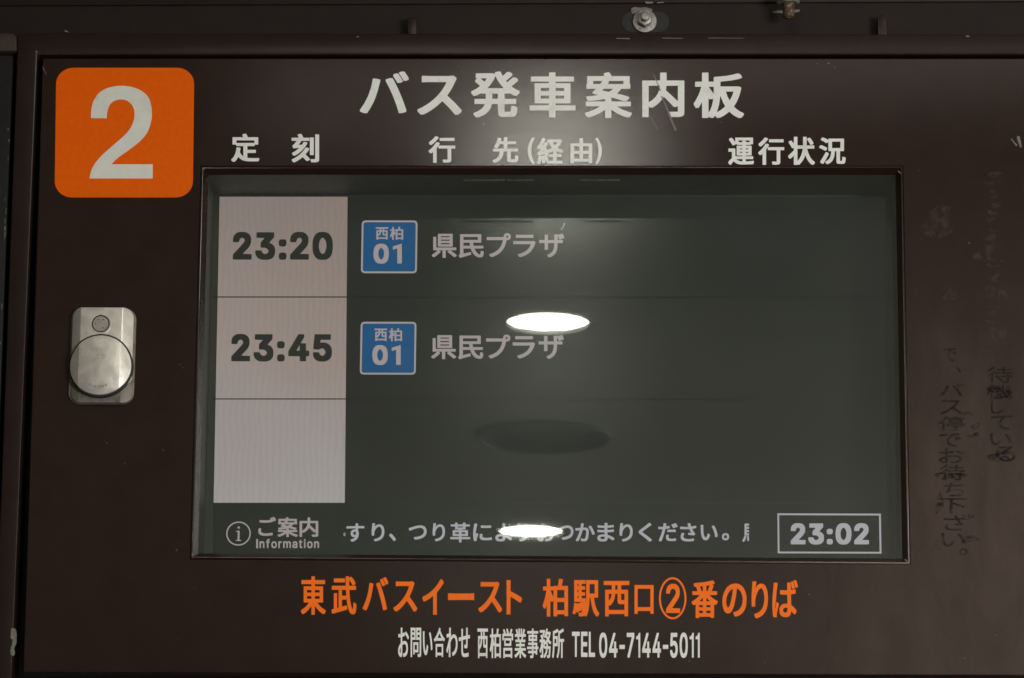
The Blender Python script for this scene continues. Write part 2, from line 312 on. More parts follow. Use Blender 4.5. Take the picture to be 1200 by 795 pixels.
# outlines of the lettering: x and y in thousandths of an em, one list per contour
GLYPHS = {
 'T': {
  'バ': [[123,-24,135,-20,150,-24,154,-19,169,-24,178,-20,233,66,304,205,344,306,382,430,433,636,432,666,428,671,341,690,300,690,288,685,266,563,249,494,213,378,191,318,123,179,37,44,40,36,36,29,42,25,37,14,41,11],[796,-20,806,-23,821,-19,825,-23,840,-18,844,-23,851,-22,934,5,940,14,939,44,886,205,841,329,773,494,720,607,674,696,664,700,649,696,645,701,630,696,626,700,619,699,540,672,538,640,610,494,682,325,744,152],[767,602,776,601,788,606,795,600,806,605,814,600,821,602,870,624,874,632,838,704,791,775,782,794,769,793,765,798,750,792,742,797,688,775,685,768,690,760,684,756,689,749,685,741],[887,644,900,647,907,641,919,646,926,641,934,643,979,663,986,670,987,685,983,692,986,700,947,768,904,833,892,837,881,832,874,837,862,833,848,836,801,816,795,809,801,794,863,696]],
  'ス': [[801,-42,810,-45,821,-36,829,-46,840,-37,848,-44,859,-41,926,18,923,29,927,32,922,40,924,51,795,195,649,336,703,415,760,516,807,618,826,651,825,687,776,724,769,726,728,726,668,719,296,719,191,724,161,722,158,704,158,606,161,599,169,597,296,601,636,599,610,542,552,445,485,359,431,302,370,246,304,193,232,144,154,99,76,62,74,55,78,51,72,44,79,36,74,32,76,25,139,-39,146,-40,158,-34,165,-40,176,-35,184,-40,191,-39,266,0,334,41,398,87,465,141,555,227,678,104]],
  '発': [[105,-102,124,-98,128,-104,142,-97,146,-103,154,-102,240,-65,308,-23,359,25,394,74,416,125,428,172,431,175,551,175,556,-16,565,-50,578,-68,596,-80,626,-89,668,-92,840,-92,881,-86,904,-76,922,-56,938,-21,946,21,951,104,945,111,911,122,885,137,876,138,874,130,859,138,855,138,851,131,840,138,829,137,817,36,810,21,802,16,705,15,694,19,688,32,690,175,919,176,924,179,927,186,927,261,924,280,915,283,690,283,688,392,802,397,892,347,900,347,904,352,919,345,926,351,938,346,945,348,998,411,992,419,999,426,993,434,997,438,996,445,900,494,832,542,963,655,967,662,964,670,968,674,962,681,966,689,961,696,911,731,904,733,896,726,885,733,878,727,859,731,746,628,720,655,720,659,780,708,848,771,845,783,850,790,845,794,850,801,846,809,795,844,784,846,776,841,765,847,757,840,746,846,739,845,652,759,636,786,608,850,596,855,581,851,578,855,562,851,551,854,491,835,487,828,489,805,484,802,442,818,112,816,99,812,97,719,105,713,132,711,87,674,87,666,91,662,84,655,89,651,86,640,170,569,187,554,186,550,105,490,5,438,3,430,7,426,1,419,9,411,3,404,48,348,56,345,68,350,75,344,90,351,94,346,105,348,199,398,210,394,300,394,303,389,302,284,86,283,75,280,72,276,71,186,75,178,285,175,260,126,232,92,191,58,128,21,55,-9,54,-16,58,-20,52,-27,59,-35,53,-42,98,-99],[439,283,436,288,436,392,553,392,552,284],[334,505,382,557,448,648,479,704,502,762,545,677,580,621,621,565,673,505],[278,642,189,711,326,712]],
  '車': [[433,-99,469,-102,551,-102,562,-99,565,-91,566,46,967,47,978,51,980,141,978,149,971,153,565,156,566,196,862,197,873,201,875,220,875,602,872,621,859,625,566,625,565,659,940,662,945,668,946,685,946,756,941,766,566,769,562,854,551,858,465,858,439,857,431,851,428,768,68,768,56,764,54,674,56,665,64,662,430,659,428,625,142,625,131,621,129,602,131,201,142,197,428,197,430,156,34,153,26,150,24,141,26,51,38,47,428,47],[262,298,259,302,260,362,428,363,430,359,428,298],[566,298,566,363,739,363,742,359,741,299],[262,460,259,464,261,524,428,524,430,520,428,460],[566,460,566,524,739,524,742,520,742,464,739,460]],
  '案': [[434,-95,469,-98,561,-95,564,-87,566,79,622,38,690,-2,761,-36,829,-64,896,-85,904,-86,907,-82,922,-87,930,-82,949,-85,996,-24,994,-12,1000,-5,992,-1,998,6,994,14,922,32,799,78,732,111,677,145,971,148,976,152,978,168,978,239,974,246,566,249,562,326,555,331,527,332,544,338,630,317,832,256,840,260,851,256,859,259,881,258,939,306,942,314,935,318,944,325,937,332,942,340,934,347,806,385,684,415,739,470,772,516,956,516,966,520,969,602,967,610,954,618,954,771,949,782,574,784,521,862,510,863,499,859,491,864,480,860,465,862,405,839,407,828,404,820,408,812,404,809,416,786,412,784,64,784,53,779,51,618,38,611,36,606,37,520,49,516,232,516,235,512,166,445,165,441,173,438,164,430,171,422,166,411,300,385,176,368,38,355,35,351,39,340,34,336,38,329,35,321,60,265,71,260,112,260,199,267,289,278,428,303,431,299,431,254,428,249,27,246,23,239,23,168,24,156,28,149,325,145,270,111,206,79,82,32,12,14,8,6,14,-1,6,-5,12,-12,9,-24,56,-83,75,-81,82,-85,98,-80,101,-84,109,-83,172,-63,247,-33,315,0,376,36,428,73,431,70,431,-76],[506,452,365,479,401,516,596,516,600,512,555,476,514,451],[180,617,180,681,376,681,326,616],[491,616,513,651,510,659,515,666,509,670,514,681,821,682,823,677,821,615]],
  '内': [[74,-99,165,-101,199,-98,202,-80,202,134,225,107,236,105,247,110,255,104,266,112,274,105,281,106,341,145,394,188,440,235,476,283,510,339,610,239,716,118,724,117,735,125,742,116,754,125,761,117,769,118,799,141,800,29,795,16,630,16,619,10,621,-1,617,-5,621,-16,618,-20,645,-95,712,-98,832,-94,881,-85,909,-69,921,-54,927,-35,932,6,932,662,928,685,896,688,570,688,567,850,559,858,532,859,446,859,436,854,434,692,431,688,105,688,73,685,70,666,70,-76],[202,216,202,575,428,576,430,572,427,539,413,471,383,396,334,323,270,261],[799,237,701,338,555,475,566,574,799,576]],
  '板': [[346,-99,356,-92,367,-100,375,-91,386,-100,394,-99,424,-48,461,-97,469,-98,480,-92,487,-98,499,-93,506,-98,514,-96,589,-56,630,-28,705,35,772,-27,808,-54,889,-99,896,-99,900,-94,915,-100,922,-95,934,-100,941,-99,992,-35,988,-27,994,-20,988,-12,992,-9,991,-1,915,39,878,65,844,93,797,141,851,238,901,362,923,441,938,512,938,548,885,565,530,565,532,667,757,693,892,722,953,744,955,749,951,756,956,764,950,771,954,779,907,836,896,839,885,835,878,839,866,836,851,838,795,819,652,790,409,765,401,761,399,752,398,666,296,666,294,854,281,859,176,858,168,850,166,666,41,666,32,662,29,580,32,561,45,558,154,558,123,452,96,381,39,265,5,212,6,179,45,109,52,108,64,122,71,107,82,124,90,108,98,109,123,149,165,236,168,228,169,-91,180,-98,285,-98,295,-91,296,-68],[296,9,296,326,311,295,319,293,330,303,341,293,352,305,360,293,367,295,386,317,389,314,381,246,359,149,326,59],[457,19,480,85,503,179,529,368,581,231,624,149,601,122,536,67],[712,268,673,348,637,456,788,457,783,434,754,351],[394,413,299,558,398,558,398,430]],
 },
 'H': {
  '定': [[77,-99,86,-92,98,-100,109,-92,116,-99,124,-98,156,-69,213,2,255,75,270,53,334,-4,401,-41,484,-66,578,-78,675,-82,945,-82,960,-78,987,-5,985,2,989,10,984,14,987,25,981,29,668,30,585,37,570,39,568,44,570,207,851,207,865,212,866,231,865,306,859,312,569,314,568,438,574,441,814,442,825,449,825,490,934,491,945,494,948,512,948,723,945,741,915,745,589,745,531,858,525,863,502,861,499,865,484,860,469,862,405,844,399,839,401,828,397,824,401,816,399,809,428,745,68,745,54,741,52,512,56,494,180,492,182,449,195,441,424,441,430,438,429,92,412,101,382,127,352,162,326,205,310,242,329,351,327,385,251,395,199,394,193,385,181,302,161,224,135,152,101,87,61,32,9,-16,12,-27,8,-31,13,-39,9,-42,11,-50,68,-97],[188,548,188,638,811,636,810,550]],
  '刻': [[108,-95,120,-89,128,-94,139,-92,236,-38,334,28,401,80,529,-50,536,-51,547,-43,555,-52,566,-44,575,-50,585,-49,638,-2,637,32,494,171,555,244,603,314,621,344,619,377,555,404,540,400,529,405,521,400,510,404,499,403,442,318,379,242,300,168,214,102,128,48,34,1,31,-5,34,-12,30,-16,36,-24,32,-31,75,-88,90,-94,101,-88],[688,-91,701,-95,810,-94,889,-86,911,-79,930,-68,942,-54,950,-35,955,18,955,824,954,839,949,844,836,846,825,843,821,839,820,21,810,12,666,10,663,-20],[92,130,105,136,112,129,128,136,134,130,142,131,221,178,300,235,373,299,447,378,506,456,555,539,553,546,557,554,553,558,556,569,551,573,487,594,476,591,461,596,457,591,442,595,431,591,394,528,371,497,259,494,364,628,622,630,630,636,627,730,615,734,424,734,394,797,357,858,345,862,330,859,326,863,311,859,300,862,240,845,230,839,233,828,229,824,234,816,231,809,260,756,269,737,266,734,38,734,26,730,24,651,27,632,38,629,199,629,112,520,82,493,54,475,55,445,77,381,82,377,101,380,109,376,124,380,131,377,180,385,282,392,188,312,139,278,38,220,41,209,37,205,43,198,38,190,82,134],[645,152,656,149,761,149,773,156,773,723,771,737,765,742,656,743,645,740,642,734,642,171]],
  '行': [[167,-99,281,-101,295,-95,296,430,360,515,361,426,367,416,697,413,697,21,694,16,682,13,529,15,517,10,520,-1,516,-5,519,-12,517,-20,542,-91,555,-95,615,-95,709,-93,765,-88,799,-76,821,-54,830,-31,834,2,834,411,840,414,971,414,982,418,982,518,949,522,367,521,366,524,406,584,402,591,407,599,402,602,406,614,334,642,322,638,308,644,304,639,289,643,278,640,200,531,150,474,99,422,-3,336,0,329,-4,321,0,314,-3,306,52,244,60,243,71,250,79,242,90,251,98,243,105,244,161,291,162,-80,163,-95],[58,546,71,554,79,545,94,553,98,547,109,548,156,584,242,659,292,709,366,794,364,828,292,857,281,853,266,858,262,853,247,858,236,853,206,815,136,741,7,636,10,629,6,621,11,614,7,606,49,550],[409,692,945,690,953,692,957,700,957,790,953,795,941,798,412,797,405,790,405,779,405,700]],
  '先': [[67,-99,79,-101,90,-96,98,-102,109,-97,116,-101,128,-99,221,-57,301,2,353,66,390,141,416,231,431,319,561,318,563,-5,571,-35,589,-60,608,-71,638,-79,705,-82,866,-82,904,-78,937,-61,956,-39,970,-1,979,51,983,138,979,144,915,172,907,173,904,165,889,173,881,165,866,173,855,168,849,70,844,48,830,29,724,26,709,27,700,32,696,51,696,318,964,321,970,329,969,422,956,428,568,430,570,594,890,595,898,602,896,697,881,702,570,702,567,850,559,857,536,858,446,858,434,854,431,703,330,702,326,704,351,786,348,816,270,834,247,835,244,831,229,834,218,830,184,720,162,662,108,558,76,512,77,501,73,494,78,490,75,479,139,444,146,443,154,449,165,442,172,448,191,443,199,448,229,490,285,594,428,594,432,591,432,430,45,428,32,422,31,329,38,321,287,318,280,269,262,201,228,134,180,79,116,35,20,-9,24,-16,19,-24,25,-31,20,-39,44,-65]],
  '(': [[230,-245,322,-248,336,-245,338,-241,335,-234,338,-226,333,-219,338,-215,337,-211,295,-147,262,-84,232,-5,212,78,201,156,197,231,201,310,212,389,232,468,261,546,296,614,338,677,335,685,340,692,334,696,338,708,326,712,232,710,173,644,125,572,88,497,58,411,40,325,35,216,41,134,60,48,87,-31,126,-110,174,-181]],
  ')': [[-13,-245,0,-248,90,-246,149,-181,197,-110,236,-31,265,51,283,138,288,250,282,329,263,419,235,497,195,576,147,648,95,708,82,712,-4,712,-15,708,-16,704,-11,696,-17,692,-12,685,-16,677,29,610,64,542,90,471,111,389,122,310,126,231,122,156,111,78,91,-5,61,-84,28,-147,-14,-211,-10,-219,-15,-226,-11,-230]],
  '経': [[60,-84,71,-86,75,-82,90,-87,98,-82,112,-86,123,-80,165,118,187,-54,244,-56,304,-39,305,-5,292,126,326,4,338,-2,352,3,356,-2,375,3,383,-1,383,-61,390,-70,949,-71,975,-70,982,-65,984,21,979,30,750,32,750,164,754,167,926,167,938,171,941,190,941,261,934,269,750,272,750,378,859,334,900,322,911,325,926,321,934,325,945,321,956,324,1002,385,996,392,1003,400,995,404,1002,411,998,418,878,457,836,475,786,505,840,562,900,651,946,752,945,784,889,808,401,806,390,803,386,797,386,711,398,704,451,704,453,689,491,617,536,552,574,509,484,459,390,424,367,477,356,480,345,476,338,480,322,476,319,482,419,640,420,670,352,711,345,712,338,706,326,713,319,705,308,712,296,710,221,579,218,575,199,575,276,708,320,794,323,812,318,816,322,824,319,829,247,859,236,854,221,860,218,855,202,859,191,856,145,752,93,659,41,581,5,550,6,520,30,453,41,450,56,453,60,449,75,454,82,450,141,460,60,362,37,340,15,328,13,295,34,231,41,225,60,229,68,223,82,229,86,224,94,225,150,240,308,267,316,242,275,228,266,218,247,216,244,219,229,216,218,218,161,204,105,214,52,211,29,78,0,-50,4,-66],[442,32,436,78,387,228,390,230,425,242,426,175,435,168,615,166,615,32],[439,271,428,323,431,325,435,319,450,324,457,320,465,322,547,352,615,384,615,271],[232,362,232,366,262,405,276,370],[679,590,633,644,596,704,769,704,728,641]],
  '由': [[88,-95,120,-98,214,-96,219,-87,219,-39,225,-36,776,-36,780,-39,780,-84,784,-91,881,-94,915,-91,918,-72,918,640,915,661,904,664,566,665,563,854,551,858,461,858,439,857,430,850,428,664,98,664,86,660,84,-76],[221,75,221,261,428,261,428,75],[566,76,566,261,776,261,780,258,780,77],[221,371,221,553,428,553,428,372],[566,372,566,552,776,553,780,550,780,374,776,371]],
  '運': [[90,-76,101,-64,109,-74,120,-72,185,14,218,44,283,-5,322,-27,367,-43,457,-60,518,-64,671,-64,919,-56,973,-50,994,21,994,51,986,55,941,55,772,42,683,40,686,114,953,114,964,119,966,198,960,206,686,208,684,212,686,233,892,233,906,239,906,550,892,554,686,554,684,576,690,579,859,579,872,584,874,602,878,604,956,606,961,625,961,801,958,820,926,823,289,822,280,812,278,672,213,752,158,810,146,812,139,808,128,813,116,807,109,812,101,811,40,775,44,764,38,760,45,752,40,745,118,655,177,569,188,568,199,574,206,566,218,573,225,567,232,568,296,604,352,604,356,584,367,579,547,579,551,576,551,558,547,554,345,554,335,550,333,535,335,239,349,233,547,233,551,228,551,212,547,208,285,206,283,441,279,460,266,463,52,463,30,463,19,458,19,362,34,357,151,355,151,141,86,96,38,48,13,18,16,10,12,6,17,-1,14,-9,60,-72,71,-74,79,-64],[518,40,465,46,394,66,320,111,326,114,547,114,551,111,552,40],[461,320,461,352,550,351,551,325,547,320],[686,320,686,352,778,351,776,320],[461,437,461,467,547,467,551,464,550,438],[686,437,686,467,776,467,779,464,776,437],[409,672,409,730,829,730,830,726,830,674,825,671,686,671,683,719,675,723,649,724,555,721,551,715,551,674,547,671]],
  '状': [[226,-95,338,-96,349,-92,352,-87,367,-94,379,-87,386,-94,398,-87,409,-94,420,-90,486,-27,543,40,588,111,623,182,641,232,645,230,679,153,719,81,768,14,826,-46,885,-90,896,-94,904,-87,919,-95,926,-87,938,-94,945,-93,1001,-31,996,-24,1002,-16,997,-9,1001,-1,926,52,865,115,811,194,767,284,732,378,714,449,716,453,975,455,981,464,980,558,967,563,694,563,693,835,692,850,688,854,574,856,560,850,558,569,555,563,351,565,351,850,341,858,232,859,219,854,215,625,131,725,112,719,105,726,94,719,86,725,79,725,21,689,25,677,19,674,25,666,21,659,93,561,146,473,158,470,169,478,176,469,188,476,195,470,214,478,217,475,217,396,4,209,6,198,2,194,7,186,4,179,49,115,56,114,68,123,75,114,86,121,101,115,214,216,217,-87],[352,36,352,452,547,453,542,400,522,318,491,231,442,143,380,62],[860,580,874,587,881,580,889,581,946,618,947,651,896,731,829,818,818,822,806,817,799,823,784,816,776,822,769,821,715,790,715,756,780,666,829,586,840,580,855,587]],
  '況': [[285,-95,296,-97,308,-91,315,-98,326,-92,334,-97,345,-95,428,-50,495,12,539,81,568,168,585,261,593,362,596,367,650,366,651,14,657,-39,671,-65,690,-78,724,-87,892,-89,934,-81,953,-70,968,-50,983,-9,990,40,995,115,994,129,990,134,926,161,919,161,915,155,900,164,896,154,881,162,874,161,868,152,864,62,855,21,844,14,795,15,788,20,785,32,786,366,922,367,933,374,934,794,931,809,900,812,367,812,354,805,352,759,304,789,236,823,172,849,158,846,146,850,139,845,128,849,116,848,74,794,78,786,73,779,79,775,74,768,75,763,180,711,262,658,270,660,274,665,289,657,296,666,308,658,315,659,352,709,354,374,367,367,458,366,453,299,440,220,414,145,376,85,322,39,239,-5,245,-16,238,-20,245,-27,239,-35],[114,-84,120,-85,128,-77,139,-85,146,-79,161,-85,172,-80,269,78,365,250,364,282,311,327,304,329,296,320,281,329,274,320,262,329,251,324,148,145,49,-5,52,-12,48,-20,51,-27,49,-35],[212,385,221,385,225,391,240,382,247,391,259,384,270,387,309,449,306,456,310,464,307,468,308,481,247,516,139,561,101,573,94,569,79,574,75,570,60,573,49,570,12,516,15,509,11,501,14,482,124,436],[487,474,487,705,798,704,797,475]],
 },
 'E': {
  '東': [[437,-95,551,-96,565,-91,566,120,679,31,746,-13,814,-50,881,-80,889,-80,892,-76,907,-81,915,-75,926,-80,938,-78,990,-14,985,-9,991,-1,984,2,991,10,988,14,862,68,795,106,731,148,662,205,874,206,888,212,889,588,886,602,874,606,566,606,566,655,570,658,964,659,970,666,967,757,953,761,570,761,566,764,566,839,562,853,465,855,439,854,431,850,428,762,52,761,38,756,36,666,41,660,424,658,429,655,429,610,428,606,139,606,124,599,124,212,139,206,335,205,266,148,202,105,139,69,15,14,12,10,19,2,11,-1,19,-9,12,-12,64,-76,75,-79,86,-74,94,-80,109,-73,112,-78,120,-78,184,-50,255,-11,319,30,428,117,429,-87],[259,298,256,302,259,363,428,362,428,298],[566,298,566,363,751,362,750,298],[259,451,256,456,259,514,429,512,428,451],[566,452,566,513,752,512,750,451]],
  '武': [[819,-95,874,-98,907,-93,942,-72,960,-46,975,-5,986,55,994,130,990,156,930,194,922,194,919,183,904,195,900,182,885,194,874,192,858,51,851,25,844,24,804,78,774,152,747,258,726,389,715,509,960,510,971,512,975,516,976,602,971,611,707,614,705,758,776,695,844,622,851,621,862,629,870,620,881,627,892,621,900,623,951,662,954,677,951,696,915,738,862,787,799,835,784,830,772,836,765,830,754,835,746,834,705,805,703,842,697,849,574,850,569,846,567,831,570,612,60,612,34,611,26,608,24,520,30,511,578,510,593,366,428,367,424,370,424,490,420,505,296,506,292,501,291,486,291,74,289,69,236,60,233,66,232,423,229,429,218,431,109,429,104,411,104,40,15,21,13,-5,34,-77,45,-80,94,-79,626,20,629,51,624,111,619,118,566,119,428,94,424,96,424,265,591,269,596,276,596,338,619,201,652,85,697,-12,757,-76],[119,696,540,697,547,704,546,790,529,796,112,795,105,786,105,704,109,699]],
  'バ': [[119,-20,128,-22,135,-17,146,-22,154,-16,169,-21,180,-17,235,70,305,209,346,310,382,430,434,640,434,662,428,669,341,687,296,687,287,681,265,561,249,494,228,422,189,314,123,179,35,40,39,36,35,29,39,25,36,18,39,14],[824,-20,840,-15,851,-19,938,9,941,14,941,36,866,261,800,430,722,602,675,694,664,697,649,693,645,697,630,693,619,696,540,670,536,655,538,640,611,494,702,272,762,96,792,-12,799,-19,821,-16],[765,606,776,604,788,609,795,603,810,609,814,604,821,604,869,625,876,632,838,704,783,790,780,793,769,790,765,795,750,789,739,793,686,771,683,768,688,760,683,756,687,749,683,745],[886,648,889,645,900,650,907,644,919,649,934,645,981,666,987,674,987,696,947,768,904,831,892,834,881,829,874,834,859,829,855,833,848,833,795,809,801,794,863,696]],
  'ス': [[829,-42,840,-34,848,-40,859,-39,925,18,928,21,924,29,928,32,924,40,926,48,798,190,649,336,703,415,761,518,806,618,828,655,825,685,780,720,769,723,754,720,728,723,664,716,300,716,191,721,160,719,157,704,157,610,165,600,300,604,638,602,609,539,551,444,484,356,429,299,367,242,304,191,232,141,154,96,75,60,72,55,76,48,71,44,75,40,74,29,135,-34,146,-37,158,-31,165,-37,176,-32,184,-36,195,-35,267,2,334,43,401,91,469,147,555,229,676,107,799,-38,810,-41,821,-33]],
  'イ': [[480,-46,611,-47,627,-42,623,74,623,482,765,591,888,704,891,723,887,726,891,730,888,737,825,795,814,796,806,790,795,798,788,789,776,797,765,794,690,714,600,636,499,564,437,527,300,460,150,403,64,377,58,370,60,362,58,348,98,271,109,268,120,272,128,268,142,272,150,268,292,317,476,400,477,74,471,-27,472,-41]],
  'ー': [[77,321,780,324,919,320,927,329,927,441,919,448,892,449,784,444,244,444,79,448,72,441,72,430,72,329]],
  'ト': [[303,-42,315,-46,442,-46,450,-45,456,-39,451,70,450,381,454,383,592,331,788,243,799,248,810,243,818,249,832,243,842,246,876,329,874,355,814,385,668,445,452,520,450,670,457,771,456,783,450,789,315,790,304,788,300,783,307,670,307,70,300,-27]],
  '柏': [[161,-95,270,-96,282,-91,284,310,304,275,311,274,322,285,330,273,334,274,345,286,352,274,364,278,398,316,400,-72,405,-91,529,-92,535,-84,535,-42,540,-39,795,-39,798,-42,798,-80,806,-86,919,-87,934,-82,934,670,930,675,919,676,702,677,745,812,742,840,652,854,611,854,600,850,574,730,559,679,555,676,416,676,404,674,398,661,285,662,282,850,266,855,160,854,155,850,154,839,154,662,30,662,19,658,16,640,19,564,30,560,139,558,109,445,86,374,35,254,4,198,4,175,45,106,56,103,64,116,68,116,75,101,86,119,94,104,101,104,124,137,154,199,154,-80,155,-91],[536,65,536,270,797,269,797,66],[536,373,536,573,797,572,797,374],[398,389,293,558,296,560,398,561]],
  '駅': [[918,-99,926,-88,938,-98,949,-95,998,-35,995,-27,999,-24,995,-16,999,-12,945,35,904,85,866,152,836,228,812,310,801,370,806,373,941,373,954,378,956,794,953,812,544,815,518,815,507,809,505,351,491,203,495,355,480,360,345,360,342,366,342,419,345,421,457,422,467,426,468,441,468,501,461,511,345,512,342,516,342,569,345,571,450,571,465,574,468,591,466,659,454,663,345,663,342,666,343,719,484,722,488,730,487,809,480,814,450,815,75,815,60,811,57,794,58,272,75,267,364,267,369,265,368,254,367,250,360,259,352,261,338,256,334,261,319,257,308,260,274,248,270,237,236,239,202,231,191,225,158,226,150,233,109,241,54,239,37,107,17,40,0,10,0,-12,4,-18,45,-42,56,-35,71,-43,79,-36,90,-42,98,-41,118,-9,135,42,136,14,142,7,191,6,229,12,236,18,240,40,262,42,266,39,281,42,292,39,330,49,335,55,334,85,352,93,351,62,343,25,326,-3,236,-2,225,-6,224,-31,241,-91,281,-96,379,-95,412,-89,435,-75,469,-95,476,-93,480,-87,491,-96,502,-88,514,-96,521,-95,564,-24,593,51,613,134,626,220,635,370,664,373,669,370,686,276,712,179,744,92,782,21,832,-46,885,-92,900,-97,907,-90],[184,360,182,419,218,421,219,362],[638,475,638,714,825,714,825,475],[184,512,182,569,218,571,218,512],[184,663,182,719,218,720,218,663]],
  '西': [[93,-91,210,-90,216,-84,218,-30,788,-30,789,-80,795,-87,919,-87,924,-80,924,-69,924,565,919,571,907,573,675,573,671,576,671,685,964,688,968,692,969,704,967,786,960,790,934,791,34,789,29,771,29,696,34,688,322,686,326,681,326,576,322,573,98,573,86,570,83,565,83,-72,85,-87],[218,72,217,179,225,182,232,176,244,182,251,176,262,179,322,216,375,265,409,314,433,366,447,422,454,472,537,471,540,284,547,255,562,233,581,222,615,214,784,212,789,209,788,72],[218,295,217,471,321,471,309,411,289,370,259,331],[679,317,673,321,671,332,671,471,788,472,789,318],[457,573,454,576,455,685,536,686,536,573]],
  '口': [[101,-69,230,-69,235,-61,236,14,765,14,766,-58,771,-65,889,-67,904,-63,906,730,902,749,101,749,97,734,97,-50],[236,124,236,644,765,644,765,124]],
  '番': [[164,-95,285,-96,291,-87,291,-65,296,-62,716,-62,721,-65,722,-87,731,-92,840,-93,855,-88,857,246,889,237,900,240,915,236,922,240,934,236,945,238,997,302,990,306,998,314,990,318,996,325,870,374,806,403,746,436,682,479,956,481,970,486,971,558,967,575,769,577,764,580,833,689,835,692,831,696,835,704,831,708,835,715,829,721,770,737,871,756,877,764,874,790,829,840,776,843,682,827,472,802,90,774,87,749,105,691,116,687,176,686,182,677,177,674,179,670,235,580,229,577,38,576,31,569,32,486,49,481,315,479,251,433,191,397,128,364,8,314,12,306,7,302,12,295,7,291,9,288,56,230,79,233,82,228,98,233,109,229,159,246,159,-76],[292,29,292,90,432,89,431,30],[566,29,566,90,721,89,720,29],[292,175,292,230,432,228,431,175],[566,175,566,230,721,228,720,175],[304,324,428,414,430,411,430,325,428,322],[566,322,566,418,622,374,699,325,694,322],[382,577,360,632,322,692,428,701,430,580,428,577],[566,577,565,711,687,726,659,662,615,588,615,577]],
  'の': [[534,-46,562,-45,671,-21,761,20,836,78,892,152,926,239,938,362,925,460,892,542,831,625,754,683,660,720,547,734,502,734,375,715,278,676,188,610,120,527,75,430,59,325,58,299,65,224,85,156,114,104,150,65,195,38,240,29,289,29,338,38,382,66,424,110,461,171,495,246,543,396,565,490,586,614,589,617,611,613,677,580,728,536,767,475,788,415,795,355,786,284,758,216,718,164,668,122,604,89,547,71,460,55,458,29,502,-41,510,-46,529,-43],[266,159,251,169,232,190,212,228,200,272,197,314,206,378,233,445,278,509,338,563,412,604,439,611,433,561,413,468,391,385,364,306,340,250,315,205,289,173]],
  'り': [[352,-65,386,-62,398,-65,518,-34,618,10,705,75,766,152,808,258,822,396,814,505,792,588,756,659,709,710,656,740,585,754,540,753,480,744,417,715,369,677,345,652,343,655,348,689,368,775,366,801,352,805,232,807,221,800,193,561,184,445,184,310,195,212,206,209,247,209,326,216,330,231,325,299,328,344,342,411,370,479,412,546,457,597,515,636,551,645,570,642,611,616,641,576,661,527,676,456,679,396,666,291,628,205,574,144,491,91,401,58,300,37,295,32,298,25,294,21,298,14,295,10,298,2,340,-61]],
  'ば': [[103,-61,158,-63,218,-59,228,-54,226,-1,230,29,301,246,300,271,262,301,251,303,244,296,232,305,225,295,210,303,196,254,188,182,180,160,176,155,172,156,171,205,175,212,186,291,196,321,202,408,222,554,246,685,259,737,259,764,251,769,146,777,120,775,113,768,107,700,71,438,61,269,63,190,73,78,90,-20],[519,-58,581,-59,641,-52,690,-33,724,-5,743,25,761,88,851,13,862,10,870,19,881,9,889,19,900,10,911,13,953,78,950,107,900,149,830,198,757,235,748,490,915,510,919,516,919,606,911,615,885,616,832,605,799,605,746,599,748,692,745,719,741,726,741,745,731,776,622,776,607,771,608,590,510,589,379,596,352,595,345,588,345,497,351,490,465,484,609,482,618,269,476,263,419,246,379,223,349,194,327,149,321,104,326,55,348,10,379,-20,416,-39,472,-54],[525,51,484,65,465,81,454,107,456,119,467,138,487,155,536,171,574,171,622,160,621,119,613,92,601,74,582,59,559,51],[795,621,848,627,878,637,892,637,899,644,888,651,864,719,825,806,814,803,810,808,795,803,784,806,739,792,733,786,739,779,747,779,754,768,763,696,788,629],[906,655,919,656,922,652,938,657,949,653,1001,674,1001,696,993,719,942,831,934,837,915,833,911,838,896,834,885,837,840,823,834,816,844,809,897,685]],
 },
 'F': {
  'お': [[271,-39,334,-42,364,-38,386,-28,400,-16,416,10,425,44,428,92,424,299,454,309,529,328,596,336,638,334,675,323,709,306,737,280,754,248,759,216,754,181,736,145,711,119,679,98,638,80,596,70,547,63,485,62,477,59,477,40,506,-36,551,-38,634,-31,679,-23,745,-1,795,25,836,59,869,104,887,152,894,216,884,284,861,329,825,367,772,399,709,419,634,426,525,421,423,404,425,539,626,574,634,577,635,588,632,666,626,671,608,668,604,671,589,668,581,671,487,649,428,640,437,794,437,805,431,808,308,809,296,805,300,726,299,629,296,623,229,621,124,629,101,628,95,621,99,535,161,529,298,527,297,362,191,302,143,261,110,224,87,182,78,134,88,85,119,40,154,10,199,-17,244,-34],[285,69,251,85,229,104,215,122,211,138,216,156,229,179,251,204,296,240,301,104,297,81],[882,471,889,470,896,477,907,469,915,477,926,470,938,474,974,531,975,550,870,624,750,695,739,696,735,691,724,696,716,691,705,696,694,694,659,636,660,620,780,547]],
  '問': [[66,-87,98,-91,180,-91,192,-87,193,434,465,435,476,437,480,441,480,794,476,805,82,807,71,806,66,801],[664,-87,788,-89,874,-81,896,-74,919,-59,936,-27,941,21,941,790,940,801,934,806,532,807,518,802,519,438,532,434,810,434,811,430,810,17,806,10,795,6,649,7,638,3,637,-12],[292,-9,401,-7,405,-1,405,48,409,51,709,53,709,362,284,362,281,6,282,-5],[409,135,405,138,405,280,586,280,585,136],[195,515,195,587,352,587,356,584,356,516],[645,514,642,520,642,584,645,587,810,586,810,515],[195,662,195,727,355,726,355,662],[645,662,642,666,642,723,645,727,811,726,810,662]],
